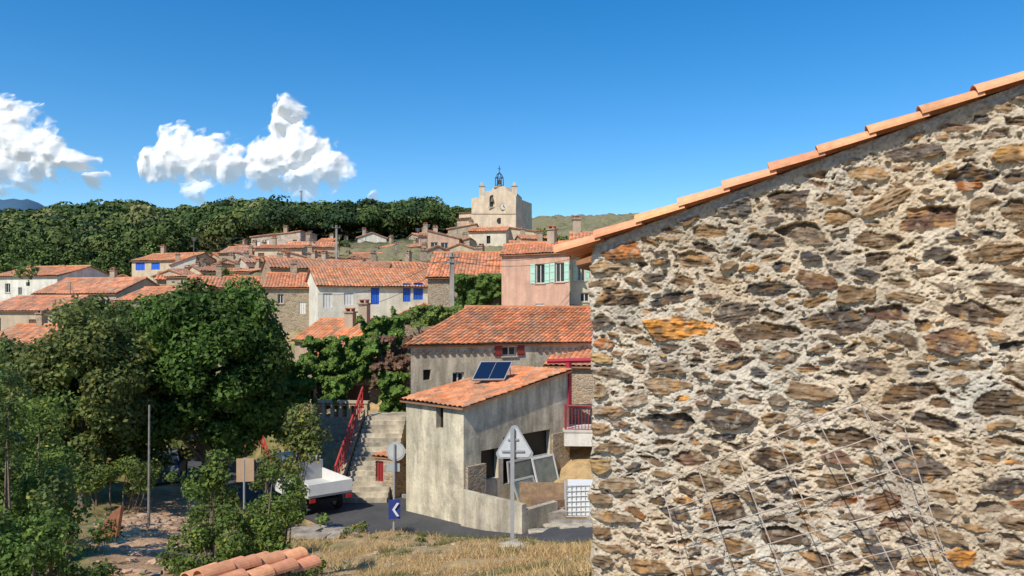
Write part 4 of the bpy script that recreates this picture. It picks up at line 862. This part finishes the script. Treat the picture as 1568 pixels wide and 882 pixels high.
def car(name,c,ang,col):
    e=empty(name,c);fw_=A(math.cos(ang),math.sin(ang),0);rt=A(fw_[1],-fw_[0],0);mb=MB()
    def T(f,r,z): return c+fw_*f+rt*r+A(0,0,z)
    lo=[(-2.0,.3),(2.0,.3),(2.08,.55),(1.95,.78),(1.0,.92),(-1.75,.95),(-2.05,.8)];poly_ext(mb,[T(f,-.84,z) for f,z in lo],rt*1.68,0,col)
    up=[(1.0,.92),(.35,1.38),(-1.2,1.42),(-1.75,.95)]
    a_=[T(f,-.80+(z-.92)*.3,z) for f,z in up];b2=[T(f,.80-(z-.92)*.3,z) for f,z in up];mb.add(a_+b2,[(0,1,2,3),(7,6,5,4),(0,4,5,1),(2,6,7,3)],3,(0,0,0));mb.add([a_[1]+A(0,0,.01),a_[2]+A(0,0,.01),b2[2]+A(0,0,.01),b2[1]+A(0,0,.01)],[(0,1,2,3)],0,col)
    for f0 in (.35,-.45,-1.25):
        for r0 in (-.69,.69): tube(mb,[T(f0,r0,1.4),T(f0+(.6 if f0>0 else -.3 if f0<-1 else 0),r0*1.17,.93)],.03,5,0,col)
    for f in (-1.3,1.3):
        for r0 in (-.78,.78): wheel(mb,T(f,r0,.3),.3,.2,rt)
    for r0 in (-.75,.5): box(mb,T(2.03,r0,.6),fw_*.04,rt*.25,A(0,0,.14),2,(.8,.8,.8))
    mb.build('body_and_wheels',[M_paint,M_rub,M_metal,M_glass],e)
c=onground(250,33);car('parked_car',c,1.9,(.10,.12,.16))
# ---------------------------------------------------------------- distant mountain
mb=MB();xs=np.linspace(-4200,-1500,90);ysr=np.linspace(2800,4200,20);XX,YY=np.meshgrid(xs,ysr);pxm=XX/3000*F+CX
hh=np.interp(pxm,[-700,-200,0,25,60,140],[300,520,490,445,340,60])*np.exp(-((YY-3200)/500)**2)+(fbm(XX*.01,YY*.01,0,3,4)-.5)*60
I=np.arange(XX.size).reshape(XX.shape);mb.add(np.stack([XX.ravel(),YY.ravel(),hh.ravel()],1),np.stack([I[:-1,:-1],I[:-1,1:],I[1:,1:],I[1:,:-1]],-1).reshape(-1,4),0,(.05,.11,.18));mb.build('distant_mountain',[mat('hazy_slope',None,1,.1,.01)],smooth=True)  # blue of the distance haze is put into the base colour
# ---------------------------------------------------------------- clouds: relief of billows, lit by the sun plus an added emission fill
M_cloud,nt,b,o=newmat('cloud_vapour')
b.inputs['Base Color'].default_value=(.60,.59,.58,1);b.inputs['Roughness'].default_value=1;b.inputs['Specular IOR Level'].default_value=0
b.inputs['Emission Color'].default_value=(.86,.92,1,1);b.inputs['Emission Strength'].default_value=.34  # added glow stands in for light scattered within the cloud
at=nt.nodes.new('ShaderNodeAttribute');at.attribute_name='Col';sx_=nt.nodes.new('ShaderNodeSeparateColor');nt.links.new(at.outputs['Color'],sx_.inputs[0]);nt.links.new(sx_.outputs[0],b.inputs['Alpha'])
blobs=[(8,190,40),(38,215,54),(68,240,50),(102,246,36),(130,252,22),(18,265,48),(-40,220,60),(288,240,44),(328,253,46),(368,266,36),(247,255,27),(322,300,26),(268,262,30),(449,178,27),(441,205,21),(470,240,50),(425,252,40),(510,267,38),(478,283,38),(412,272,26),(157,281,13),(578,311,15)]
DC=2600.
def cloud(x0,x1,y0,y1):
    st=1.0;gx,gy=np.meshgrid(np.arange(x0,x1,st),np.arange(y0,y1,st));a=(gx-CX)/100;b_=(HZ-gy)/100
    wxx=a+(fbm(a*3.2,b_*3.2,0,201,4)-.5)*.30;wyy=b_+(fbm(a*3.2,b_*3.2,0,221,4)-.5)*.30
    sxx=a+(fbm(a*2.2,b_*2.2,0,201,2)-.5)*.22;syy=b_+(fbm(a*2.2,b_*2.2,0,221,2)-.5)*.22
    def fld(X_,Y_):
        f=0;kk=9.
        for (px,py,r) in blobs: f=f+np.exp(kk*(1-np.hypot((X_-(px-CX)/100),(Y_-(HZ-py)/100))*100/r))
        return np.log(f+1e-9)/kk
    f=fld(wxx,wyy);fs=fld(sxx,syy)
    puff=(.42-worley(wxx*4,wyy*4,301))*.55+(.42-worley(wxx*9,wyy*9,311))*.28
    fine=(fbm(a*9,b_*9,0,231,6)-.5)*.6
    h=f+puff+fine;al=np.clip((h-.0)/.46,0,1);al=al*al*(3-2*al);al*=np.interp(gy,[255,318],[1,.4])
    ps=(.42-worley(sxx*4,syy*4,301,5.))*.5+(.42-worley(sxx*8,syy*8,311,5.))*.16
    dome=np.sqrt(np.clip(fs+ps+.35+.10*(fbm(a*7,b_*7,0,241,3)-.5),.02,2.2))
    y=DC-dome*115;P=np.stack([(gx-CX)/F*DC,y,(HZ-gy)/F*DC],-1)
    I=np.arange(gx.size).reshape(gx.shape);q=np.stack([I[:-1,:-1],I[1:,:-1],I[1:,1:],I[:-1,1:]],-1).reshape(-1,4)
    af=al.ravel()[q].max(1)>.003;mb=MB();mb.add(P.reshape(-1,3),q[af],0,np.repeat(al.reshape(-1,1),3,1));mb.build('cumulus_cloud',[M_cloud],smooth=True)
cloud(-130,192,120,325);cloud(200,605,128,330)
# ---------------------------------------------------------------- light, sky, camera
sd=nrm(A(-.58,-.88,1.12));el=math.asin(sd[2]);rot=math.atan2(sd[0],sd[1])
w=bpy.data.worlds.new("World");scene.world=w;w.use_nodes=True;nt=w.node_tree;bg=nt.nodes['Background']
sky=nt.nodes.new('ShaderNodeTexSky');sky.sky_type='NISHITA';sky.sun_disc=False;sky.sun_elevation=el;sky.sun_rotation=rot;sky.air_density=1.0;sky.dust_density=.3;sky.ozone_density=2.5;sky.altitude=300
hsv=nt.nodes.new('ShaderNodeHueSaturation');hsv.inputs['Saturation'].default_value=1.42;hsv.inputs['Value'].default_value=1.38;nt.links.new(sky.outputs[0],hsv.inputs['Color']);nt.links.new(hsv.outputs[0],bg.inputs[0]);bg.inputs[1].default_value=.12
sl=bpy.data.lights.new('sun','SUN');sl.energy=5.0;sl.angle=math.radians(.5);sl.color=(1,.93,.80);so_=bpy.data.objects.new('sun',sl);scene.collection.objects.link(so_)
so_.rotation_euler=Vector((-sd[0],-sd[1],-sd[2])).to_track_quat('-Z','Y').to_euler()
cam=bpy.data.cameras.new('camera');cam.lens=26;cam.sensor_width=36;cam.shift_y=39/1568;cam.clip_end=12000;cam.clip_start=.05
co_=bpy.data.objects.new('camera',cam);co_.location=(0,0,0);co_.rotation_euler=(math.pi/2,0,0);scene.collection.objects.link(co_);scene.camera=co_
scene.view_settings.view_transform='Standard';scene.view_settings.look='None';scene.view_settings.exposure=0
